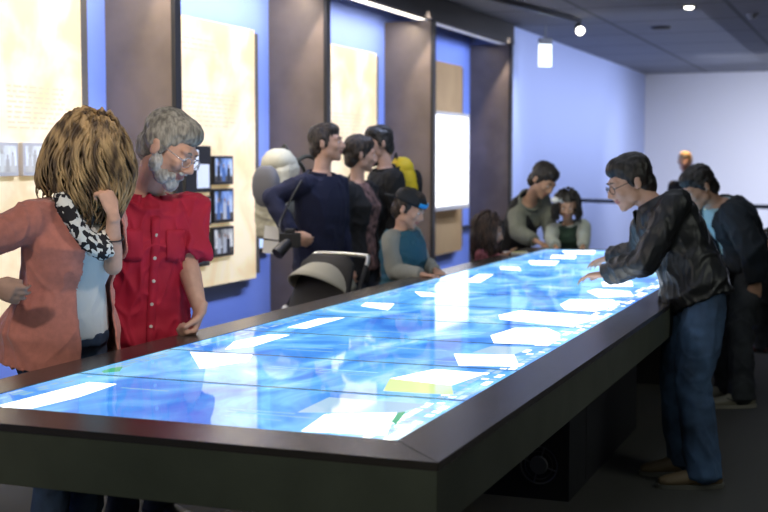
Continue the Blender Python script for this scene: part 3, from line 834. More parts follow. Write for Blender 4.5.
    # ---- top
    if top: dress(ctx, **top)
    if hair: hair['fn'](ctx, **{k: v for k, v in hair.items() if k != 'fn'})
    return ctx

def dress(c, mat, name='shirt', sleeve=1.0, grow=.014, hem=-.02, fold=.006, fz=4.0, flare=None, collar=None, cuff=0.0, sleeve_r=1.0, fx=8.0, sleeve_mat=None, sleeve_name='sleeve', v=None, neckgap=1.0):
    s, RX, RY, uz = c['s'], c['RX'], c['RY'], c['uz']
    bm = bmesh.new()
    T = TORSO_F if c['female'] else TORSO_M
    rs = []
    ts = [hem] + [t for t, *_ in T if t > hem + .02 and t < .99] + [.985]
    def interp(t):
        if t <= T[0][0]: return T[0][1:]
        for a, b in zip(T, T[1:]):
            if a[0] <= t <= b[0]:
                k = (t - a[0]) / (b[0] - a[0]); return tuple(a[i] + (b[i] - a[i]) * k for i in (1, 2, 3))
        return T[-1][1:]
    for t in ts:
        a, b, o = interp(t); fl = flare(t) if flare else 0
        rs.append(ring(c['spine'](t), a * s + grow + fl, b * s + grow + fl, RX, RY, o * s))
    loft(bm, rs, 28, 2.2)
    def sleeves(bm):
        for q in (1, -1):
            S0, e, w = c['J'][q]
            g = grow * .8
            if sleeve > 0:
                pts = [(S0 - RX * q * .05 * s, .056 * s + g), (S0, (.053 * s + g) * sleeve_r)]
                if sleeve < .5:
                    x = S0.lerp(e, sleeve * 2); pts.append((S0.lerp(e, sleeve), (.052 * s + g) * sleeve_r))
                    chain(bm, pts); cyl(bm, pts[-1][0], x, pts[-1][1], (.056 * s + g) * sleeve_r, 20)
                else:
                    pts += [(S0.lerp(e, .5), (.048 * s + g) * sleeve_r), (e, (.042 * s + g) * sleeve_r)]
                    k = (sleeve - .5) * 2
                    x = e.lerp(w, k * .97); pts.append((e.lerp(w, k * .5), (.040 * s + g) * sleeve_r))
                    chain(bm, pts)
                    if k > 0.02: cyl(bm, e.lerp(w, k * .5), x, (.040 * s + g) * sleeve_r, (.030 * s + g) * sleeve_r, 18)
    if not sleeve_mat: sleeves(bm)
    o = mobj(name, remeshed(bm, max(c['vox'], .007), 2), mat, c['root'], folds(fold, fx, fz, hash(name) % 7 if False else len(name)))
    if sleeve_mat:
        for q in (1, -1):
            bm = bmesh.new(); keep = c['J'][-q]; save = c['J']; c['J'] = {q: save[q], -q: save[q]}
            sleeves(bm); c['J'] = save
            mobj(sleeve_name, remeshed(bm, max(c['vox'], .007), 2), sleeve_mat, c['root'], folds(fold, fx, 9, 5 + q))
    if collar:
        # stand-up or turned collar round the neck
        n0 = c['neck']; kind = collar.get('kind', 'stand'); h = collar.get('h', .05) * s; r0 = collar.get('r', .068) * s
        bm = bmesh.new(); N = 36; a0 = collar.get('gap', .35)
        rows = []
        for i in range(N + 1):
            a = a0 + (2 * pi - 2 * a0) * i / N
            u = RY * cos(a) + RX * sin(a)
            lean = uz
            base = n0 - uz * .035 * s + u * (r0 * 1.22) - uz * .02 * s * (cos(a) + 1) * .5
            if kind == 'stand': prof = [base, base + lean * h * .5 - u * .012 * s, base + lean * h - u * .010 * s, base + lean * h + u * .001, base + lean * h * .5 + u * .0]
            else: prof = [base, base + lean * h * .6 - u * .010 * s, base + lean * h - u * .006 * s, base + lean * h * .9 + u * .010 * s, base + u * .030 * s - lean * (.002 + .018 * (cos(a) + 1)) * s]
            rows.append([bm.verts.new(p) for p in prof])
        for a, b in zip(rows, rows[1:]):
            for j in range(4): bm.faces.new((a[j], a[j + 1], b[j + 1], b[j]))
        ob = obj('collar', bm, collar.get('mat', mat), o, smooth=True)
        md = ob.modifiers.new('t', 'SOLIDIFY'); md.thickness = .004
    return o

def hair_short(c, mat, vol=1.0, back=1.0, front=.0, amp=.006, drop=-.03, fs=60, name='hair', extra=()):
    F, h, hs = c['F'], c['head'], c['hs']
    P = lambda x, y, z: h + F @ (Vector((x, y, z)) * hs)
    bm = bmesh.new()
    B = lambda p, r: ball(bm, P(*p), tuple(q * hs for q in r), F, 20)
    B((0, -.026, .048), (.082 * vol, .096 * vol, .084 * vol))
    B((0, .020 + front, .080), (.066 * vol, .062, .050 * vol))
    B((0, -.058, drop + .005), (.066 * vol, .056 * back, .070))
    for q in (-1, 1):
        B((q * .066, -.022, .020), (.020 * vol, .050, .045)); B((q * .071, .012, .010), (.011, .014, .030))
    for p, r in extra: B(p, r)
    Fi = F.transposed()
    def disp(co, n):
        q = (Fi @ (co - h)) / hs
        v = Vector((q.x * fs * 1.6, q.y * fs * .45, q.z * fs * .55))
        return hs * amp * (noise.noise(v) + .5 * noise.noise(v * 2.1))
    return mobj(name, remeshed(bm, max(.0055, c['vox'] * .8), 2), mat, c['root'], disp)

def locks(c, mat, n=170, length=.30, start_r=1.0, wave=.012, r0=.0085, cen=(0, -.02, .035), rad=(.088, .108, .094), face=.55, seed=1, down=None, name='hair', collide=(), grow=1.0, flare=0.0, cap=True, side=.25, shell=1.25):
    """long hair: a cap with many separate locks that fall from the scalp"""
    F, h, hs = c['F'], c['head'], c['hs']
    rnd = random.Random(seed); Fi = F.transposed()
    C0 = h + F @ (Vector(cen) * hs); R = Vector(rad) * hs
    G = Vector(down).normalized() if down else Vector((0, 0, -1))
    bm = bmesh.new()
    for i in range(n):
        k = (i + .5) / n; z = 1 - 1.25 * k; a = i * 2.39996
        r = sqrt(max(0, 1 - z * z)); q = Vector((r * cos(a), r * sin(a), z))
        if q.y > face and q.z < .62: continue
        if q.y > side and q.z < .25: continue
        ph = rnd.uniform(0, 6.28); Lk = length * rnd.uniform(.78, 1.05); st = .014
        p = C0 + F @ Vector((q.x * R.x, q.y * R.y, q.z * R.z)); pts = []; rr = []
        N = int(Lk / st) + int(8 * max(0, q.z))
        v = Vector((0, 0, 0))
        for j in range(N):
            loc = Fi @ (p - C0); e = Vector((loc.x / R.x, loc.y / R.y, loc.z / R.z)); el = e.length
            nrm = (F @ Vector((e.x / R.x, e.y / R.y, e.z / R.z))).normalized()
            d = G.copy()
            if el < shell:
                back = F @ Vector((0.0, -.35, 0))
                d = G + back * max(0, e.z)
                if side < .5 and e.y > .10 and abs(e.x) < .80: d = d + F @ Vector(((.9 if q.x > 0 else -.9), -.9, 0))
                d = d - nrm * min(0, d.dot(nrm)); d = d + nrm * (.10 + flare)
                if el < 1.0: p = C0 + F @ Vector((e.x / el * R.x, e.y / el * R.y, e.z / el * R.z))
            d.normalize()
            sd = Vector((cos(ph + j * .30), sin(ph + j * .30 + 1), .3 * sin(j * .4 + ph)))
            p = p + d * st + sd * wave * .35
            for cc, cr in collide:
                dl = p - Vector(cc)
                if dl.length < cr: p = Vector(cc) + dl.normalized() * cr
            pts.append(p.copy()); t = j / max(1, N - 1)
            rr.append(hs * r0 * grow * (1.15 - .75 * t) * (0.75 + .5 * ((i * 7) % 10) / 10) * (.5 if j == 0 else 1))
        if len(pts) > 3: tube(bm, pts, rr, 6, 0)
    o = obj(name, bm, mat, c['root'], smooth=True)
    if cap:
        bm = bmesh.new(); ball(bm, C0, tuple(x * 1.0 for x in R), F, 24)
        bmesh.ops.delete(bm, geom=[v for v in bm.verts if (lambda e: e.y / rad[1] > side and e.z / rad[2] < .35)((Fi @ (v.co - C0)) / hs)], context='VERTS')
        obj('hair_crown', bm, mat, o, smooth=True)
    return o

def strand_mat(name, c1, c2, rough=.45, sc=55):
    if name in _M: return _M[name]
    m = bpy.data.materials.new(name); m.use_nodes = True; nt = m.node_tree; b = nt.nodes['Principled BSDF']
    tc = nt.nodes.new('ShaderNodeTexCoord'); mp = nt.nodes.new('ShaderNodeMapping'); mp.inputs['Scale'].default_value = (1.2, 1.2, .35)
    n = nt.nodes.new('ShaderNodeTexNoise'); n.inputs['Scale'].default_value = sc; n.inputs['Detail'].default_value = 5
    nt.links.new(tc.outputs['Object'], mp.inputs[0]); nt.links.new(mp.outputs[0], n.inputs['Vector'])
    r = nt.nodes.new('ShaderNodeValToRGB'); r.color_ramp.elements[0].position = .38; r.color_ramp.elements[1].position = .62
    r.color_ramp.elements[0].color = (*c1, 1); r.color_ramp.elements[1].color = (*c2, 1)
    nt.links.new(n.outputs['Fac'], r.inputs[0]); nt.links.new(r.outputs[0], b.inputs['Base Color'])
    bp = nt.nodes.new('ShaderNodeBump'); bp.inputs['Strength'].default_value = .6; bp.inputs['Distance'].default_value = .004
    nt.links.new(n.outputs['Fac'], bp.inputs['Height']); nt.links.new(bp.outputs[0], b.inputs['Normal'])
    b.inputs['Roughness'].default_value = rough
    _M[name] = m
    return m

# ---------------------------------------------------------------- the visitors
from mathutils.bvhtree import BVHTree
def bvh(o):
    me = o.data; off = world_loc(o)
    return BVHTree.FromPolygons([v.co + off for v in me.vertices], [tuple(p.vertices) for p in me.polygons])
def hit(b, org, d):
    r = b.ray_cast(Vector(org), Vector(d).normalized())
    return (r[0], r[1]) if r[0] is not None else (None, None)

def cut_front(o, c, half, thr=0.0, shift=0.0, tmin=-9, tmax=9, slope=0.0, thick=.006):
    """open the garment along the front"""
    bm = bmesh.new(); bm.from_mesh(o.data); off = world_loc(o); RX, RY, uz = c['RX'], c['RY'], c['uz']
    dead = []
    for f in bm.faces:
        p = f.calc_center_median() + off; q = p - c['pel']; t = q.dot(uz) / c['L']
        g = p - c['spine'](t)
        if g.dot(RY) > thr and tmin < t < tmax and abs(g.dot(RX) + shift) < half + slope * max(0, t - .4): dead.append(f)
    bmesh.ops.delete(bm, geom=dead, context='FACES'); bm.to_mesh(o.data); bm.free()
    md = o.modifiers.new('t', 'SOLIDIFY'); md.thickness = thick; md.offset = -1

F_cloth = dict(bump=.25, bs=350)
# ---- blonde woman in the salmon cardigan
M_salmon = mat('salmon_knit', (0.56, 0.215, 0.17), 0.85, var=.08, vs=40, sheen=.3, **F_cloth)
M_tee = mat('white_jersey', (0.72, 0.76, 0.76), 0.8, **F_cloth)
M_denim = mat('blue_denim', (0.045, 0.085, 0.17), 0.85, var=.45, vs=5, col2=(0.075, 0.15, 0.30), bump=.4, bs=500)
M_denimd = mat('dark_denim', (0.022, 0.030, 0.050), 0.85, var=.3, vs=8, bump=.4, bs=500)
M_shoe = mat('black_leather', (0.02, 0.02, 0.022), 0.4)
M_sole = mat('dark_rubber', (0.03, 0.03, 0.03), 0.8)
SH_DARK = dict(mat=M_shoe, sole=M_sole)
M_blonde = strand_mat('blonde_hair', (0.045, 0.026, 0.012), (0.42, 0.29, 0.135), .5, 26)
wn = at(72, 200, 4.50); wp = at(62, 328, 4.58); wh = at(91, 151, 4.50)
whf = dv(.80, -.10, -.60)
def hair_blonde(c, mat):
    locks(c, mat, n=620, length=.27, wave=.020, r0=.0065, face=.84, seed=3, flare=.10, shell=1.10, rad=(.085, .104, .092), collide=[(c['sh'][1], .10), (c['sh'][-1], .09), (c['neck'], .10)], down=dv(-.16, .05, -1), side=.7)
W1 = human('person in a salmon cardigan and black and white scarf, chin resting on hand', wp, wn, dv(.84, .54), wh, whf, dv(.4, 0, .9), female=True, vox=.0062, s=1.0, hs=1.02,
      armR=dict(e=at(-26, 244, 4.28), w=at(-10, 284, 4.22), d=dv(.8, -.1, -.4), n=dv(.5, -.9), curl=.5),
      armL=dict(e=at(113, 266, 4.50), w=at(113, 214, 4.42), d=dv(-.30, .0, .95), n=dv(-.8, -.55, -.2), curl=[.95, 1.1, 1.2, 1.3]),
      bottom=dict(mat=M_denim, t1=.05), shoes=SH_DARK, footf=dv(.93, .36), fat=1.08,
      top=dict(mat=M_tee, name='t_shirt', sleeve=0, grow=.020, hem=-.03, fold=.005),
      hair=dict(fn=hair_blonde, mat=M_blonde))
card = dress(W1, M_salmon, name='cardigan', sleeve=.63, grow=.026, hem=-.24, fold=.011, fz=3.0, fx=7, flare=lambda t: .015 + max(0, .25 - t) * .08)
cut_front(card, W1, .10, slope=.06, shift=.030, thr=-.02)
# checked scarf round her neck
def scarf_mat():
    m = bpy.data.materials.new('black_white_scarf'); m.use_nodes = True; nt = m.node_tree; b = nt.nodes['Principled BSDF']
    tc = nt.nodes.new('ShaderNodeTexCoord'); n = nt.nodes.new('ShaderNodeTexVoronoi'); n.feature = 'F1'; n.inputs['Scale'].default_value = 62
    nt.links.new(tc.outputs['Object'], n.inputs['Vector'])
    sp = nt.nodes.new('ShaderNodeSeparateColor'); nt.links.new(n.outputs['Color'], sp.inputs[0])
    r = nt.nodes.new('ShaderNodeValToRGB'); r.color_ramp.interpolation = 'CONSTANT'; r.color_ramp.elements[0].color = (0.012, 0.012, 0.016, 1)
    r.color_ramp.elements[1].position = .56; r.color_ramp.elements[1].color = (0.75, 0.78, 0.75, 1)
    nt.links.new(sp.outputs[0], r.inputs[0]); nt.links.new(r.outputs[0], b.inputs['Base Color']); b.inputs['Roughness'].default_value = .9
    return m
bm = bmesh.new(); c = W1; rnd = random.Random(5)
loop = [at(64, 205, 4.36), at(74, 222, 4.34), at(88, 240, 4.36), at(102, 246, 4.42), at(108, 232, 4.50), at(100, 214, 4.56), at(84, 203, 4.62), at(68, 200, 4.56)]
pl = smoothpath(loop + [loop[0]], 6)
for k in range(7):
    a = k * 2 * pi / 7; pts = []
    for i, p in enumerate(pl):
        tw = a + i * .16; ctr = sum(loop, Vector()) / 8; o_ = (p - ctr).normalized()
        pts.append(p + (o_ * cos(tw) + Vector((0, 0, 1)) * sin(tw)) * .026)
    tube(bm, pts, .017, 8)
sc_ = remeshed(bm, .006, 2); M_scarf = scarf_mat()
mobj('scarf', sc_, M_scarf, W1['root'], folds(.006, 24, 24, 2))
bm = bmesh.new()
for k in range(5):
    tube(bm, smoothpath([at(96 + k * 3, 240, 4.40 + k * .012), at(101 + k * 2, 250, 4.38 + k * .012), at(103 + k * 2.5, 258 - k, 4.40 + k * .01)], 4), [.016, .016, .017, .018, .017, .016, .015, .012, .008][:9], 8)
mobj('scarf_end', remeshed(bm, .006, 2), M_scarf, W1['root'], folds(.005, 24, 24, 4))
# thin bracelet on the raised wrist
S0, e_, w_ = W1['J'][-1]; q = e_.lerp(w_, .55)
bm = bmesh.new(); B_ = basis((w_ - e_)); tube(bm, [q + B_.col[0] * cos(a) * .036 + B_.col[1] * sin(a) * .036 for a in [2 * pi * i / 24 for i in range(25)]], .003, 6)
obj('bracelet', bm, M_pf, W1['root'], smooth=True)

# ---- older man in the red shirt
M_red = mat('red_cotton', (0.50, 0.012, 0.045), 0.75, var=.10, vs=8, **F_cloth)
M_grey_hair = strand_mat('grey_hair', (0.13, 0.125, 0.105), (0.34, 0.33, 0.28), .5)
M_beard = strand_mat('grey_beard', (0.34, 0.34, 0.31), (0.60, 0.60, 0.56), .7)
mp_ = at(140, 338, 5.14); mn = at(146, 192, 5.10); mh = at(169, 149, 5.00); mhf = dv(.80, .30, -.55)
def hair_old(c, mat):
    hair_short(c, mat, vol=1.0, back=.95, amp=.0035, fs=75, drop=-.02)
M2 = human('person in a red short sleeved shirt and glasses leaning a fist on the table', mp_, mn, dv(.42, .90), mh, mhf, dv(.3, 0, .95), vox=.0062, s=1.02, hs=1.17, fat=1.04, armk=1.16,
      armL=dict(e=at(187, 262, 5.10), w=at(200, 310, 5.0), d=dv(-.25, .45, -.82), n=dv(-.75, .3, .2), curl=[1.15, 1.2, 1.25, 1.3], fist=True, hs=1.18),
      armR=dict(e=at(106, 276, 5.28), w=at(101, 336, 4.98), d=dv(-.1, .8, -.45), n=Vector((0, 0, -1)), curl=.35),
      bottom=dict(mat=M_denimd, grow=-.006), shoes=SH_DARK, footf=Vector((1, -.2, 0)),
      top=dict(mat=M_red, name='shirt', sleeve=.45, grow=.023, hem=-.16, fold=.020, fz=4.5, fx=8, sleeve_r=1.12, flare=lambda t: .010 if t < .5 else 0,
               collar=dict(kind='fold', h=.045, r=.074, gap=.42)),
      hair=dict(fn=hair_old, mat=M_grey_hair))
F, h, hs = M2['F'], M2['head'], M2['hs']
P = lambda x, y, z: h + F @ (Vector((x, y, z)) * hs)
bm = bmesh.new()
for p, r in (((0, .072, -.092), (.034, .026, .030)), ((.038, .045, -.078), (.026, .034, .030)), ((-.038, .045, -.078), (.026, .034, .030)), ((.060, .012, -.050), (.018, .026, .036)), ((-.060, .012, -.050), (.018, .026, .036)),
             ((.066, .002, -.020), (.013, .018, .028)), ((-.066, .002, -.020), (.013, .018, .028)), ((.030, .074, -.062), (.014, .016, .016)), ((-.030, .074, -.062), (.014, .016, .016)),
             ((.015, .092, -.040), (.017, .010, .008)), ((-.015, .092, -.040), (.017, .010, .008))):
    ball(bm, P(*p), tuple(q * hs for q in r), F, 16)
mobj('beard', remeshed(bm, .0055, 2), M_beard, M2['root'], lambda co, n: -.002 + .004 * noise.noise(Vector(co) * 90))
def glasses(c, mat_f, lens=True, r=.021):
    F, h, hs = c['F'], c['head'], c['hs']
    P = lambda x, y, z: h + F @ (Vector((x, y, z)) * hs)
    bm = bmesh.new()
    for q in (-1, 1):
        tube(bm, [P(q * .033 + cos(a) * r * 1.2, .100 - abs(cos(a) * q + 1) * .003, .004 + sin(a) * r * .85) for a in [2 * pi * i / 24 for i in range(25)]], .0017 * hs, 6)
        tube(bm, [P(q * .058, .096, .008), P(q * .074, .080, .010), P(q * .081, .0, .012), P(q * .080, -.015, -.002)], .0018 * hs, 6)
    tube(bm, [P(-.008, .101, .008), P(0, .108, .012), P(.008, .101, .008)], .0016 * hs, 6)
    g = obj('glasses', bm, mat_f, c['root'], smooth=True)
    return g
glasses(M2, mat('steel_wire', (0.65, 0.65, 0.66), .2, .9))
b = bvh([o for o in M2['root'].children if o.name.startswith('shirt')][0]); so = [o for o in M2['root'].children if o.name.startswith('shirt')][0]
RX, RY, uz, sp = M2['RX'], M2['RY'], M2['uz'], M2['spine']
M_btn = mat('pearl_button', (0.75, 0.72, 0.66), .3)
pts = []
for i in range(26):
    t = -.12 + i * 1.0 / 26
    p, n_ = hit(b, sp(t) + RY * .5 + RX * -.004, -RY)
    if p: pts.append((p, n_, t))
bm = bmesh.new()
for (p, n_, t), (p2, n2, t2) in zip(pts, pts[1:]):
    a = [p + RX * .017 + n_ * .003, p - RX * .017 + n_ * .003, p2 - RX * .017 + n2 * .003, p2 + RX * .017 + n2 * .003]
    quad(bm, a)
bmesh.ops.remove_doubles(bm, verts=bm.verts, dist=.0005)
pk = obj('placket', bm, M_red, so, smooth=True); md = pk.modifiers.new('t', 'SOLIDIFY'); md.thickness = .005; md.offset = 0
for k in (2, 6, 10, 14, 18, 22):
    p, n_, t = pts[min(k, len(pts) - 1)]
    bm = bmesh.new(); cyl(bm, p + n_ * .004, p + n_ * .009, .0075, .0065, 14); obj('button', bm, M_btn, so)
for side, nm in ((-1, 'pocket'), (1, 'pocket')):
    bm = bmesh.new(); G_ = []
    for i in range(7):
        row = []
        for j in range(8):
            x = side * (.048 + .082 * i / 6); t = .56 + .20 * j / 7 - (.012 * (3 - abs(i - 3)) / 3 if j == 0 else 0)
            p, n_ = hit(b, sp(t) + RY * .5 + RX * x, -RY)
            if p is None: p, n_ = sp(t) + RY * .12 + RX * x, RY
            row.append(bm.verts.new(p + n_ * .004))
        G_.append(row)
    for i in range(6):
        for j in range(7): bm.faces.new((G_[i][j], G_[i + 1][j], G_[i + 1][j + 1], G_[i][j + 1]))
    pk = obj(nm, bm, M_red, so, smooth=True); md = pk.modifiers.new('t', 'SOLIDIFY'); md.thickness = .005; md.offset = 0

# ---- man in the navy pullover
M_navy = mat('navy_wool', (0.008, 0.011, 0.038), 0.9, **F_cloth)
M_brownh = strand_mat('dark_brown_hair', (0.012, 0.008, 0.006), (0.06, 0.040, 0.028), .5)
M_blackh = strand_mat('black_hair', (0.006, 0.005, 0.005), (0.03, 0.024, 0.02), .45)
N1 = human('person in a navy pullover standing in profile, hand on hip, behind the pushchair', at(318, 268, 8.15), at(321, 174, 8.10), dv(.82, .55), at(327, 144, 8.1), dv(.97, .22, .04), s=1.0, hs=1.03, fat=1.05,
      armR=dict(e=at(272, 198, 7.95), w=at(293, 234, 7.85), d=dv(.75, .2, -.5), n=dv(.6, -.6), curl=.7),
      bottom=dict(mat=M_denimd), shoes=SH_DARK,
      top=dict(mat=M_navy, name='pullover', sleeve=1.0, grow=.022, hem=-.12, fold=.010, collar=dict(kind='stand', h=.06, r=.076, gap=.5)),
      hair=dict(fn=hair_short, mat=M_brownh))
# ---- woman with a brown bun, man in black with the yellow pack
M_blouse = mat('patterned_blouse', (0.05, 0.030, 0.032), 0.8, var=.5, vs=25, col2=(0.30, 0.17, 0.16))
M_blackc = mat('black_cloth', (0.012, 0.012, 0.014), 0.8, **F_cloth)
def hair_bun(c, mat):
    hair_short(c, mat, vol=1.08, extra=[((0, -.125, .03), (.04, .035, .04))])
A1 = human('person in a patterned blouse and open black cardigan beside the navy pullover', at(358, 258, 8.75), at(357, 182, 8.7), dv(.80, .45), at(361, 155, 8.7), dv(.9, -.1, -.1), s=.95, hs=1.02, female=True,
      bottom=dict(mat=M_denimd), shoes=SH_DARK,
      top=dict(mat=M_blouse, name='blouse', sleeve=.55, grow=.015, hem=-.15, fold=.010), hair=dict(fn=hair_bun, mat=M_brownh))
ca = dress(A1, M_blackc, name='cardigan', sleeve=.95, grow=.026, hem=-.3, fold=.01); cut_front(ca, A1, .07)
B1 = human('person in a black jacket wearing the yellow and black rucksack', at(387, 258, 9.15), at(386, 170, 9.1), dv(-.85, .25), at(378, 144, 9.1), dv(-.85, .35, -.15), s=1.0, hs=1.03,
      bottom=dict(mat=M_denimd), shoes=SH_DARK,
      top=dict(mat=M_blackc, name='jacket', sleeve=1.0, grow=.03, hem=-.15, fold=.012, collar=dict(kind='stand', h=.06, r=.08, gap=.4)), hair=dict(fn=hair_short, mat=M_blackh))
# ---- boy with the cap
M_teal = mat('teal_quilted', (0.020, 0.11, 0.17), 0.7, **F_cloth)
M_greyk = mat('grey_jersey', (0.30, 0.31, 0.28), 0.9, **F_cloth)
C1 = human('person in a backwards black cap, teal vest and grey sleeves touching the screen', at(402, 296, 7.72), at(402, 229, 7.68), dv(.85, .45), at(409, 209, 7.62), dv(.80, .38, -.40), s=.78, hs=.95, fat=1.05,
      armR=dict(e=at(394, 272, 7.55), w=at(424, 275, 7.40), n=Vector((0, 0, -1)), curl=.25), armL=dict(e=at(422, 262, 7.85), w=at(437, 271, 7.62), n=Vector((0, 0, -1)), curl=.25),
      bottom=dict(mat=M_denimd), shoes=SH_DARK,
      top=dict(mat=M_greyk, name='hooded_top', sleeve=.97, grow=.018, hem=-.2, fold=.008, sleeve_r=1.05), hair=dict(fn=hair_short, mat=M_brownh, vol=1.0))
dress(C1, M_teal, name='vest', sleeve=0, grow=.034, hem=-.15, fold=.010, fz=14)
def cap(c, m, back=True, logo=None):
    F, h, hs = c['F'], c['head'], c['hs']; P = lambda x, y, z: h + F @ (Vector((x, y, z)) * hs)
    bm = bmesh.new()
    n = 28; rows = []
    for j in range(8):
        a = j / 7 * pi / 2; rows.append([bm.verts.new(P(cos(2 * pi * i / n) * .090 * cos(a), -.010 + sin(2 * pi * i / n) * .110 * cos(a), .045 + .085 * sin(a) ** .9)) for i in range(n)])
    for r0, r1 in zip(rows, rows[1:]):
        for i in range(n): bm.faces.new((r0[i], r0[(i + 1) % n], r1[(i + 1) % n], r1[i]))
    bmesh.ops.remove_doubles(bm, verts=bm.verts, dist=.0005)
    o = obj('cap', bm, m, c['root'], smooth=True); md = o.modifiers.new('t', 'SOLIDIFY'); md.thickness = .004
    bm = bmesh.new(); s_ = -1 if back else 1; A, Bv = [], []
    for i in range(13):
        t = -1 + i / 6; A.append(bm.verts.new(P(t * .075, -.010 + s_ * .110 * sqrt(max(0, 1 - (t * .83) ** 2)), .047))); Bv.append(bm.verts.new(P(t * .066, -.010 + s_ * (.110 + .068 * sqrt(max(0, 1 - t * t * .9))), .030 - .01 * (1 - t * t))))
    for i in range(12): bm.faces.new((A[i], A[i + 1], Bv[i + 1], Bv[i]))
    br = obj('brim', bm, m, o, smooth=True); md = br.modifiers.new('t', 'SOLIDIFY'); md.thickness = .004
    if logo:
        bm = bmesh.new(); R_ = []
        for j in range(3):
            R_.append([bm.verts.new(P(sin(-.75 + .16 * i) * .094, -.010 + cos(-.75 + .16 * i) * .114, .050 + .014 * j)) for i in range(10)])
        for r0, r1 in zip(R_, R_[1:]):
            for i in range(9): bm.faces.new((r0[i], r0[i + 1], r1[i + 1], r1[i]))
        lg = obj('badge', bm, logo, o, smooth=True); md = lg.modifiers.new('t', 'SOLIDIFY'); md.thickness = .002
    return o
cap(C1, mat('black_cap_cloth', (0.012, 0.016, 0.022), .8), True, mat('bright_blue_badge', (0.02, 0.35, 0.85), .5))
# ---- little girl with long dark hair, pink checks
M_pink = mat('pink_plaid', (0.14, 0.02, 0.035), 0.85, var=.5, vs=28, col2=(0.50, 0.16, 0.20))
def hair_long(c, mat, length=.26, n=260, wave=.008, seed=2, r0=.008):
    locks(c, mat, n=n, length=length, wave=wave, r0=r0, face=.45, side=.12, seed=seed, flare=.06, rad=(.088, .108, .094), collide=[(c['neck'], .085)])
M_dkbrown = strand_mat('long_brown_hair', (0.02, 0.010, 0.007), (0.10, 0.055, 0.035), .45)
G1 = human('small person in a pink checked top at the table edge, below the white screen', at(485, 297, 9.25), at(485, 248, 9.22), dv(.9, .3), at(490, 231, 9.18), dv(.88, .25, -.35), s=.66, hs=.92,  female=True, skin=M_skin2,
      armR=dict(e=at(484, 262, 9.12), w=at(503, 255, 9.12), n=Vector((0, 0, -1)), curl=.3), armL=dict(e=at(497, 262, 9.45), w=at(510, 252, 9.35), n=Vector((0, 0, -1)), curl=.3),
      bottom=dict(mat=M_denimd), shoes=SH_DARK, top=dict(mat=M_pink, name='blouse', sleeve=.95, grow=.018, hem=-.2, fold=.008), hair=dict(fn=hair_long, mat=M_dkbrown, length=.30))
# ---- woman in the dark vest
M_cream = mat('cream_knit', (0.19, 0.20, 0.165), 0.9, **F_cloth)
D1 = human('person in a cream jumper and dark vest bending over the far table corner', at(515, 237, 10.75), at(530, 201, 10.35), dv(.62, .72), at(543, 181, 10.2), dv(.50, .62, -.60), dv(.2, 0, 1), s=.98, hs=1.12, female=True, skin=M_skin2, fat=1.08,
      armR=dict(e=at(518, 233, 10.15), w=at(536, 241, 9.98), n=Vector((0, 0, -1)), curl=.3), armL=dict(e=at(551, 230, 10.35), w=at(552, 243, 10.02), n=Vector((0, 0, -1)), curl=.3),
      bottom=dict(mat=M_denimd), shoes=SH_DARK, top=dict(mat=M_cream, name='jumper', sleeve=.97, grow=.022, hem=-.1, fold=.010, sleeve_r=1.1, collar=dict(kind='stand', h=.07, r=.085, gap=.2)), hair=dict(fn=hair_short, mat=M_blackh, vol=1.05))
ve = dress(D1, M_blackc, name='vest', sleeve=0, grow=.038, hem=-.15, fold=.010); cut_front(ve, D1, .03, slope=.14)
# ---- girl in green
M_green = mat('dark_green_cloth', (0.012, 0.035, 0.022), 0.8, var=.3, vs=15, **F_cloth)
M_whites = mat('white_sleeve_cloth', (0.42, 0.46, 0.42), 0.85, **F_cloth)
E1 = human('person in a dark green pinafore with white sleeves at the far table end', at(571, 262, 10.35), at(568, 223, 10.20), dv(-.05, 1), at(567, 206, 10.08), dv(-.12, .90, -.34), s=.72, hs=.92, female=True, skin=M_skin2,
      armR=dict(e=at(551, 240, 10.05), w=at(556, 247, 9.86), n=Vector((0, 0, -1)), curl=.4), armL=dict(e=at(584, 240, 10.05), w=at(583, 247, 9.84), n=Vector((0, 0, -1)), curl=.4),
      bottom=dict(mat=M_denimd), shoes=SH_DARK, top=dict(mat=M_whites, name='blouse', sleeve=.95, grow=.020, hem=0, fold=.006, sleeve_r=1.15), hair=dict(fn=hair_long, mat=M_blackh, length=.16, n=240))
dress(E1, M_green, name='pinafore', sleeve=0, grow=.036, hem=-.3, fold=.008, flare=lambda t: max(0, .3 - t) * .2)
F, h, hs = E1['F'], E1['head'], E1['hs']
bm = bmesh.new()
for q in (-1, 1):
    c = h + F @ (Vector((.070, .050, .075)) * hs); ball(bm, c + RT * q * .030, (.034, .014, .024), n=12)
ball(bm, c, .014, n=10); obj('hair_bow', bm, M_paper, E1['root'], smooth=True)

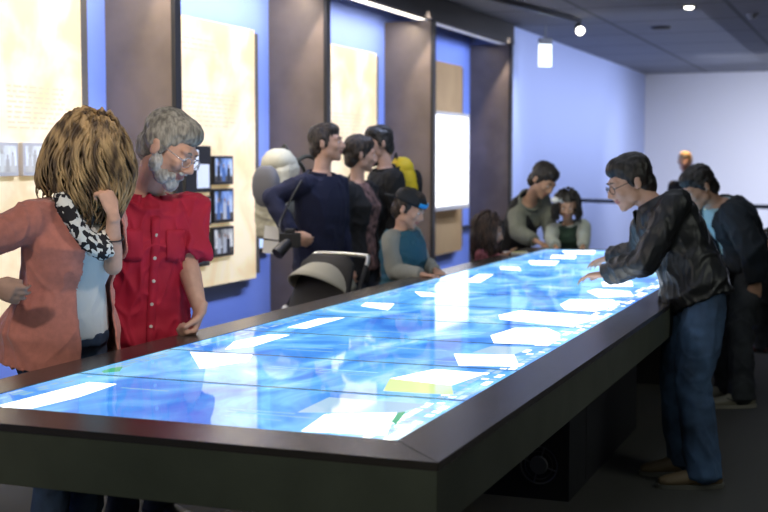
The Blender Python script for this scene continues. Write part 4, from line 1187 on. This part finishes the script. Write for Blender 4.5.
# ---- man in the leather jacket
M_leather = mat('black_leather_jacket', (0.013, 0.014, 0.016), 0.42, bump=.25, bs=22)
M_tan = mat('tan_shoe_leather', (0.16, 0.115, 0.065), 0.6); M_tansole = mat('pale_grey_sole', (0.14, 0.14, 0.125), .8)
def fl(px, py): r = at(px, py, 1) - CAM; p = CAM + r * (-CAM.z / r.z); return p
f1, f2 = fl(703, 487), fl(684, 474)
L1 = human('person in a black leather jacket and blue jeans reaching over the table', at(693, 292, 6.12), at(655, 203, 6.20), dv(-.95, .18), at(630, 183, 6.22), dv(-.88, .12, -.38), dv(-.4, 0, .9), s=1.02, hs=1.10, fat=1.08,
      armL=dict(e=at(645, 262, 5.98), w=at(606, 274, 6.22), n=Vector((0, 0, -1)), curl=.35, d=dv(-.85, -.45, -.12)), armR=dict(e=at(642, 250, 6.55), w=at(610, 258, 6.75), n=Vector((0, 0, -1)), curl=.35),
      feet={-1: f1, 1: f2}, footf=dv(-1, .05), chest=(-FW * 0 + dv(.75, 0, .65) * .035),
      bottom=dict(mat=M_denim, r=1.22, fold=.010), shoes=dict(mat=M_tan, sole=M_tansole),
      top=dict(mat=M_leather, name='jacket', sleeve=1.0, grow=.024, hem=-.14, fold=.012, fx=8, sleeve_r=1.05, flare=lambda t: max(0, .3 - t) * .07, collar=dict(kind='fold', h=.06, r=.085, gap=.3)), hair=dict(fn=hair_short, mat=M_blackh, amp=.004))
glasses(L1, M_pf)
# ---- man behind him
M_djack = mat('dark_blue_jacket_cloth', (0.012, 0.018, 0.026), 0.8, **F_cloth)
M_dj2 = mat('charcoal_denim', (0.018, 0.022, 0.028), 0.85, var=.4, vs=7, col2=(0.04, 0.045, 0.05), bump=.4, bs=500)
M_pale = mat('pale_blue_shirt', (0.35, 0.55, 0.60), 0.8)
M_sneak = mat('cream_sneaker', (0.28, 0.26, 0.20), 0.6); M_sneaks = mat('cream_sole', (0.36, 0.34, 0.28), .7)
g1, g2 = fl(741, 407), fl(727, 399)
O1 = human('person in a dark jacket and pale sneakers hunched behind the leather jacket wearer', at(741, 258, 8.25), at(716, 203, 8.15), dv(-.93, .25), at(699, 188, 8.1), dv(-.75, .25, -.55), dv(-.5, 0, .9), s=1.0, hs=1.08, fat=1.10,
      armL=dict(e=at(753, 250, 7.92), w=at(757, 281, 7.98), d=dv(-.1, 0, -1), n=dv(.1, -1), curl=.6), armR=dict(e=at(706, 246, 8.5), w=at(688, 252, 8.6), n=Vector((0, 0, -1)), curl=.4),
      feet={-1: g1, 1: g2}, footf=dv(-1, .1), chest=dv(.8, 0, .6) * .05, skin=M_skin2,
      bottom=dict(mat=M_dj2, r=1.2, fold=.014), shoes=dict(mat=M_sneak, sole=M_sneaks, mark=M_pf, markside=-1),
      top=dict(mat=M_pale, name='shirt', sleeve=.9, grow=.012, hem=-.05, fold=.006), hair=dict(fn=hair_short, mat=M_blackh, vol=1.05))
ja = dress(O1, M_djack, name='jacket', sleeve=1.0, grow=.040, hem=-.20, fold=.016, fx=7, sleeve_r=1.12); cut_front(ja, O1, .04, slope=.10)
# ---- far visitor under the warm lamp, child at the right edge
M_gold = strand_mat('light_blond_hair', (0.45, 0.30, 0.14), (0.70, 0.52, 0.28), .5)
H1 = human('distant person in black whose warmly lit head shows above the hunched figure', at(689, 228, 15.6), at(689, 181, 15.5), dv(-.4, .8), at(685, 162, 15.5), dv(-.3, .9, -.1), s=1.0, hs=1.02, vox=.012,
      bottom=dict(mat=M_denimd), shoes=SH_DARK, top=dict(mat=M_blackc, name='jumper', sleeve=1.0, grow=.02, hem=-.1), hair=dict(fn=hair_short, mat=M_gold))
spot('warm_lamp', at(700, 60, 15.3), at(685, 165, 15.5), 170, 24, (1.0, 0.62, 0.30), .5, .05)
K1 = human('small person in dark clothes cut off by the right edge of the picture', at(764, 296, 10.0), at(772, 256, 10.0), dv(-.6, -.5), at(772, 241, 10.0), dv(-.6, -.5, -.3), s=.60, hs=.86, vox=.010,
      bottom=dict(mat=M_dj2, r=1.2), shoes=dict(mat=mat('dark_red_shoe', (0.10, 0.02, 0.02), .5), sole=M_sole), top=dict(mat=M_blackc, name='jacket', sleeve=1.0, grow=.03, hem=-.2), hair=dict(fn=hair_short, mat=M_blackh))

# ---------------------------------------------------------------- things the visitors carry
def pack(center, ax, out, up, w, d, h, m_shell, m_pocket, m_strap, label, name='backpack', side_mesh=None):
    """ax: across the back, out: away from the wearer's back"""
    c = Vector(center); t = thing(name, (c.x, c.y, c.z - h / 2), label, 'backpack')
    bm = bmesh.new(); rs = []
    for z, k, o in ((-.5, .80, 0), (-.46, .96, 0), (-.2, 1.0, .01), (.1, .98, .005), (.32, .88, -.01), (.44, .70, -.02), (.5, .35, -.03)):
        rs.append((c + up * z * h + out * o, ax * w / 2 * k, out * d / 2 * k))
    loft(bm, rs, 28, 3.0); mobj('shell', remeshed(bm, .011, 2), m_shell, t, folds(.008, 12, 12, 3))
    bm = bmesh.new(); rs = []
    for z, k in ((-.12, .35), (-.08, .7), (.02, .95), (.12, 1), (.22, .95), (.31, .7), (.35, .35)): rs.append((c + up * z * h + out * d * .50, ax * w * .36 * k, out * d * .22 * k))
    loft(bm, rs, 24, 3.0); obj('front_pocket', bm, m_pocket, t, smooth=True)
    bm = bmesh.new(); rs = []
    for z, k in ((.30, .8), (.34, .98), (.44, .90), (.52, .6), (.55, .25)): rs.append((c + up * z * h - out * .01, ax * w * .42 * k, out * d * .46 * k))
    loft(bm, rs, 24, 2.6); obj('lid', bm, m_shell, t, smooth=True)
    for q in (-1, 1):
        bm = bmesh.new(); tube(bm, smoothpath([c + up * h * .40 + ax * q * w * .25 - out * d * .45, c + up * h * .46 + ax * q * w * .28 - out * (d * .5 + .10), c + up * h * .30 + ax * q * w * .36 - out * (d * .5 + .26), c + ax * q * w * .42 - out * (d * .5 + .26), c - up * h * .30 + ax * q * w * .42 - out * d * .5], 5), .014, 6)
        obj('strap', bm, m_strap, t, smooth=True)
    bm = bmesh.new(); tube(bm, smoothpath([c + up * h * .50 - out * d * .3 - ax * .04, c + up * (h * .5 + .05) - out * d * .3, c + up * h * .50 - out * d * .3 + ax * .04], 5), .008, 6); obj('grab_loop', bm, m_strap, t, smooth=True)
    return t
M_crm = mat('cream_nylon', (0.52, 0.50, 0.38), 0.7, var=.12, vs=9, **F_cloth); M_gmesh = mat('grey_mesh_pocket', (0.13, 0.13, 0.14), .8); M_str = mat('olive_strap', (0.05, 0.05, 0.035), .8)
tb = N1['RY']; 
pk_ = pack(at(278, 196, 8.30), dv(.78, .62), dv(-.62, .78), Vector((0, 0, 1)), .30, .22, .56, M_crm, M_gmesh, M_str, 'cream rucksack with a grey oval pocket, worn with the navy pullover')
M_yel = mat('yellow_nylon', (0.85, 0.62, 0.02), .6); tb = B1['RY']
pack(at(403, 192, 9.24), B1['RX'], -Vector((tb.x, tb.y, 0)).normalized(), Vector((0, 0, 1)), .30, .18, .46, M_yel, M_blackc, M_blackc, 'yellow and black rucksack worn by the person in the black jacket')
# camera on a strap
c = at(290, 240, 7.70); t = thing('camera', (c.x, c.y, c.z), 'black camera with lens hanging at the hip of the navy pullover wearer', 'camera')
ax, ay, az = RT.copy(), Vector((0, 0, 1)), -FH
M_cam = mat('camera_black', (0.012, 0.012, 0.013), .45)
bm = bmesh.new(); obox(bm, c, ax, az, ay, .065, .035, .045); obox(bm, c + ay * .055, ax, az, ay, .03, .03, .015); obj('camera_body', bm, M_cam, t, bevel=.008)
bm = bmesh.new(); dl = dv(-.55, .55, -.6); cyl(bm, c + dl * .02, c + dl * .13, .034, .038, 24); ln = obj('lens', bm, M_cam, t)
bm = bmesh.new(); cyl(bm, c + dl * .129, c + dl * .132, .030, n=24); obj('front_glass', bm, mat('lens_glass', (0.05, 0.05, 0.08), .05), ln)
bm = bmesh.new(); tube(bm, smoothpath([c + ay * .04 - ax * .06, at(281, 220, 7.8), at(299, 185, 7.86), at(310, 172, 8.0)], 5), .007, 6); obj('neck_strap', bm, M_cam, t, smooth=True)
# folded leaflet tucked by the rucksack
c = at(272, 240, 8.05); t = thing('leaflet', c, 'white printed leaflet hanging below the cream rucksack', 'leaflet')
t.location = c
u1, u2 = dv(.98, .1, -.12), dv(.1, 0, 1)
bm = bmesh.new(); obox(bm, c + u2 * .045, u1, u2, u1.cross(u2), .055, .042, .001); obox(bm, c - u2 * .045, u1, u2, u1.cross(u2), .055, .042, .001); obj('page', bm, M_paper, t)
bm = bmesh.new(); obox(bm, c, u1, u2, u1.cross(u2), .057, .004, .0018); obj('fold_strip', bm, M_pf, t)

# ---------------------------------------------------------------- pushchair
def pushchair():
    c = at(297, 300, 7.25); gx, gy = c.x, c.y
    f = dv(-.62, .78); f.z = 0; f.normalize(); r = Vector((f.y, -f.x, 0)); g = Vector((0, 0, 1)); o = Vector((gx, gy, 0))
    t = thing('pushchair', o, 'pushchair with a silver handle and a grey and cream seat behind the table', 'pushchair')
    Ma = mat('brushed_aluminium', (0.6, 0.6, 0.58), .3, .9); Mb = mat('black_nylon', (0.015, 0.015, 0.017), .7); Mg = mat('cream_grey_fabric', (0.42, 0.41, 0.35), .8, **F_cloth)
    P = lambda x, y, z: o + r * x + f * y + g * z
    bm = bmesh.new(); tube(bm, smoothpath([P(-.22, -.35, .885), P(-.21, -.38, .93), P(-.16, -.40, .945), P(.16, -.40, .945), P(.21, -.38, .93), P(.22, -.35, .885)], 6), .013, 8); obj('handle', bm, Ma, t, smooth=True)
    for q in (-1, 1):
        bm = bmesh.new(); tube(bm, [P(q * .25, -.18, .62), P(q * .22, -.35, .89)], .013, 8); obj('handle_tube', bm, Mb, t, smooth=True)
        bm = bmesh.new(); tube(bm, [P(q * .25, -.18, .62), P(q * .27, .38, .14)], .014, 8); obj('front_leg', bm, Mb, t, smooth=True)
        bm = bmesh.new(); tube(bm, [P(q * .25, -.05, .52), P(q * .28, -.36, .14)], .014, 8); obj('rear_leg', bm, Mb, t, smooth=True)
        for y in (.40, -.38):
            bm = bmesh.new(); cc = P(q * .29, y, .122)
            tube(bm, [cc + f * cos(a) * .10 + g * sin(a) * .10 for a in [2 * pi * i / 24 for i in range(25)]], .020, 8); wh_ = obj('wheel', bm, Mb, t, smooth=True)
            bm = bmesh.new(); cyl(bm, cc - r * .018, cc + r * .018, .022, n=14)
            for k in range(5):
                a = 2 * pi * k / 5; cyl(bm, cc, cc + (f * cos(a) + g * sin(a)) * .095, .006, n=6)
            obj('hub', bm, Ma, wh_)
    bm = bmesh.new()
    loft(bm, [(P(0, -.20, .46), r * .20, f * .05), (P(0, -.16, .50), r * .22, f * .10), (P(0, .0, .50), r * .22, f * .16), (P(0, .0, .44), r * .20, f * .16)], 20, 3)
    loft(bm, [(P(0, -.08, .46), r * .22, f * .04), (P(0, -.18, .66), r * .22, f * .045), (P(0, -.27, .90), r * .20, f * .04), (P(0, -.29, .95), r * .14, f * .02)], 20, 3)
    loft(bm, [(P(0, .12, .50), r * .20, g * .03), (P(0, .26, .42), r * .20, g * .03), (P(0, .34, .25), r * .18, g * .03)], 16, 3)
    mobj('seat', remeshed(bm, .012, 2), Mb, t)
    bm = bmesh.new(); rows = []       # folding hood: a ribbed half shell
    for j in range(10):
        a = radians(-10 + j * 14); row = []
        for i in range(17):
            b_ = pi * i / 16; R_ = .225 + (.008 if j % 3 == 0 else 0)
            row.append(bm.verts.new(P(cos(b_) * .20, -.20 + sin(b_) * cos(a + .9) * R_ * 1.0, .74 + sin(b_) * sin(a + .9) * R_ * .75)))
        rows.append(row)
    for a, b2 in zip(rows, rows[1:]):
        for i in range(16): bm.faces.new((a[i], a[i + 1], b2[i + 1], b2[i]))
    hd = obj('hood', bm, Mg, t, smooth=True); md = hd.modifiers.new('t', 'SOLIDIFY'); md.thickness = .008
    bm = bmesh.new(); loft(bm, [(P(0, -.02, .20), r * .20, f * .20), (P(0, -.02, .34), r * .23, f * .24)], 20, 4); obj('basket', bm, Mg, t)
    for q in (-1, 1):
        bm = bmesh.new(); ball(bm, P(q * .255, -.18, .62), .026); obj('joint', bm, Ma, t, smooth=True)
    return t
pushchair()
# booklet on the table edge by the small girl
c = Vector((0, 0, 0)); r_ = at(516, 253, 1) - CAM; p = CAM + r_ * ((ZT + .003 - CAM.z) / r_.z)
t = thing('booklet', (p.x, p.y, ZT), 'small white and yellow booklet lying on the table by the pink checked top', 'booklet')
bm = bmesh.new(); obox(bm, p + Vector((0, 0, .002)), RT, FH, Vector((0, 0, 1)), .085, .10, .004); obj('cover', bm, M_paper, t, bevel=.001)
bm = bmesh.new(); obox(bm, p + Vector((0, 0, .007)) + RT * .02, RT, FH, Vector((0, 0, 1)), .05, .06, .001); obj('yellow_panel', bm, mat('yellow_card', (0.75, 0.70, 0.20), .6), t)
# white bag hanging between the two men on the right
c = fl(713, 353) + Vector((0, 0, .135)); t = thing('paper_bag', (c.x, c.y, 0), 'pale paper bag standing on the floor beyond the leather jacket wearer', 'bag')
bm = bmesh.new()
loft(bm, [(c - Vector((0, 0, .13)), RT * .10, FH * .045), (c, RT * .085, FH * .04), (c + Vector((0, 0, .12)), RT * .06, FH * .015)], 20, 5); obj('bag_body', bm, mat('pale_paper', (0.35, 0.36, 0.32), .8), t)
bm = bmesh.new(); tube(bm, smoothpath([c + Vector((0, 0, .115)) - RT * .03, c + Vector((0, 0, .25)), c + Vector((0, 0, .115)) + RT * .03], 6), .004, 6); obj('bag_handle', bm, M_paper, t, smooth=True)
# low white bench at the right edge
c = fl(790, 318); c = Vector((c.x, c.y, 0)); t = thing('bench', c, 'low white bench at the right edge of the far floor', 'bench')
Mw = mat('white_lacquer', (0.75, 0.76, 0.78), .4)
bm = bmesh.new(); obox(bm, c + Vector((0, 0, .40)), RT, FH, Vector((0, 0, 1)), .62, .22, .03); obj('seat', bm, Mw, t, bevel=.008)
for q in (-1, 1):
    bm = bmesh.new(); obox(bm, c + RT * q * .48 + Vector((0, 0, .185)), RT, FH, Vector((0, 0, 1)), .03, .19, .185); obj('leg', bm, Mw, t, bevel=.004)
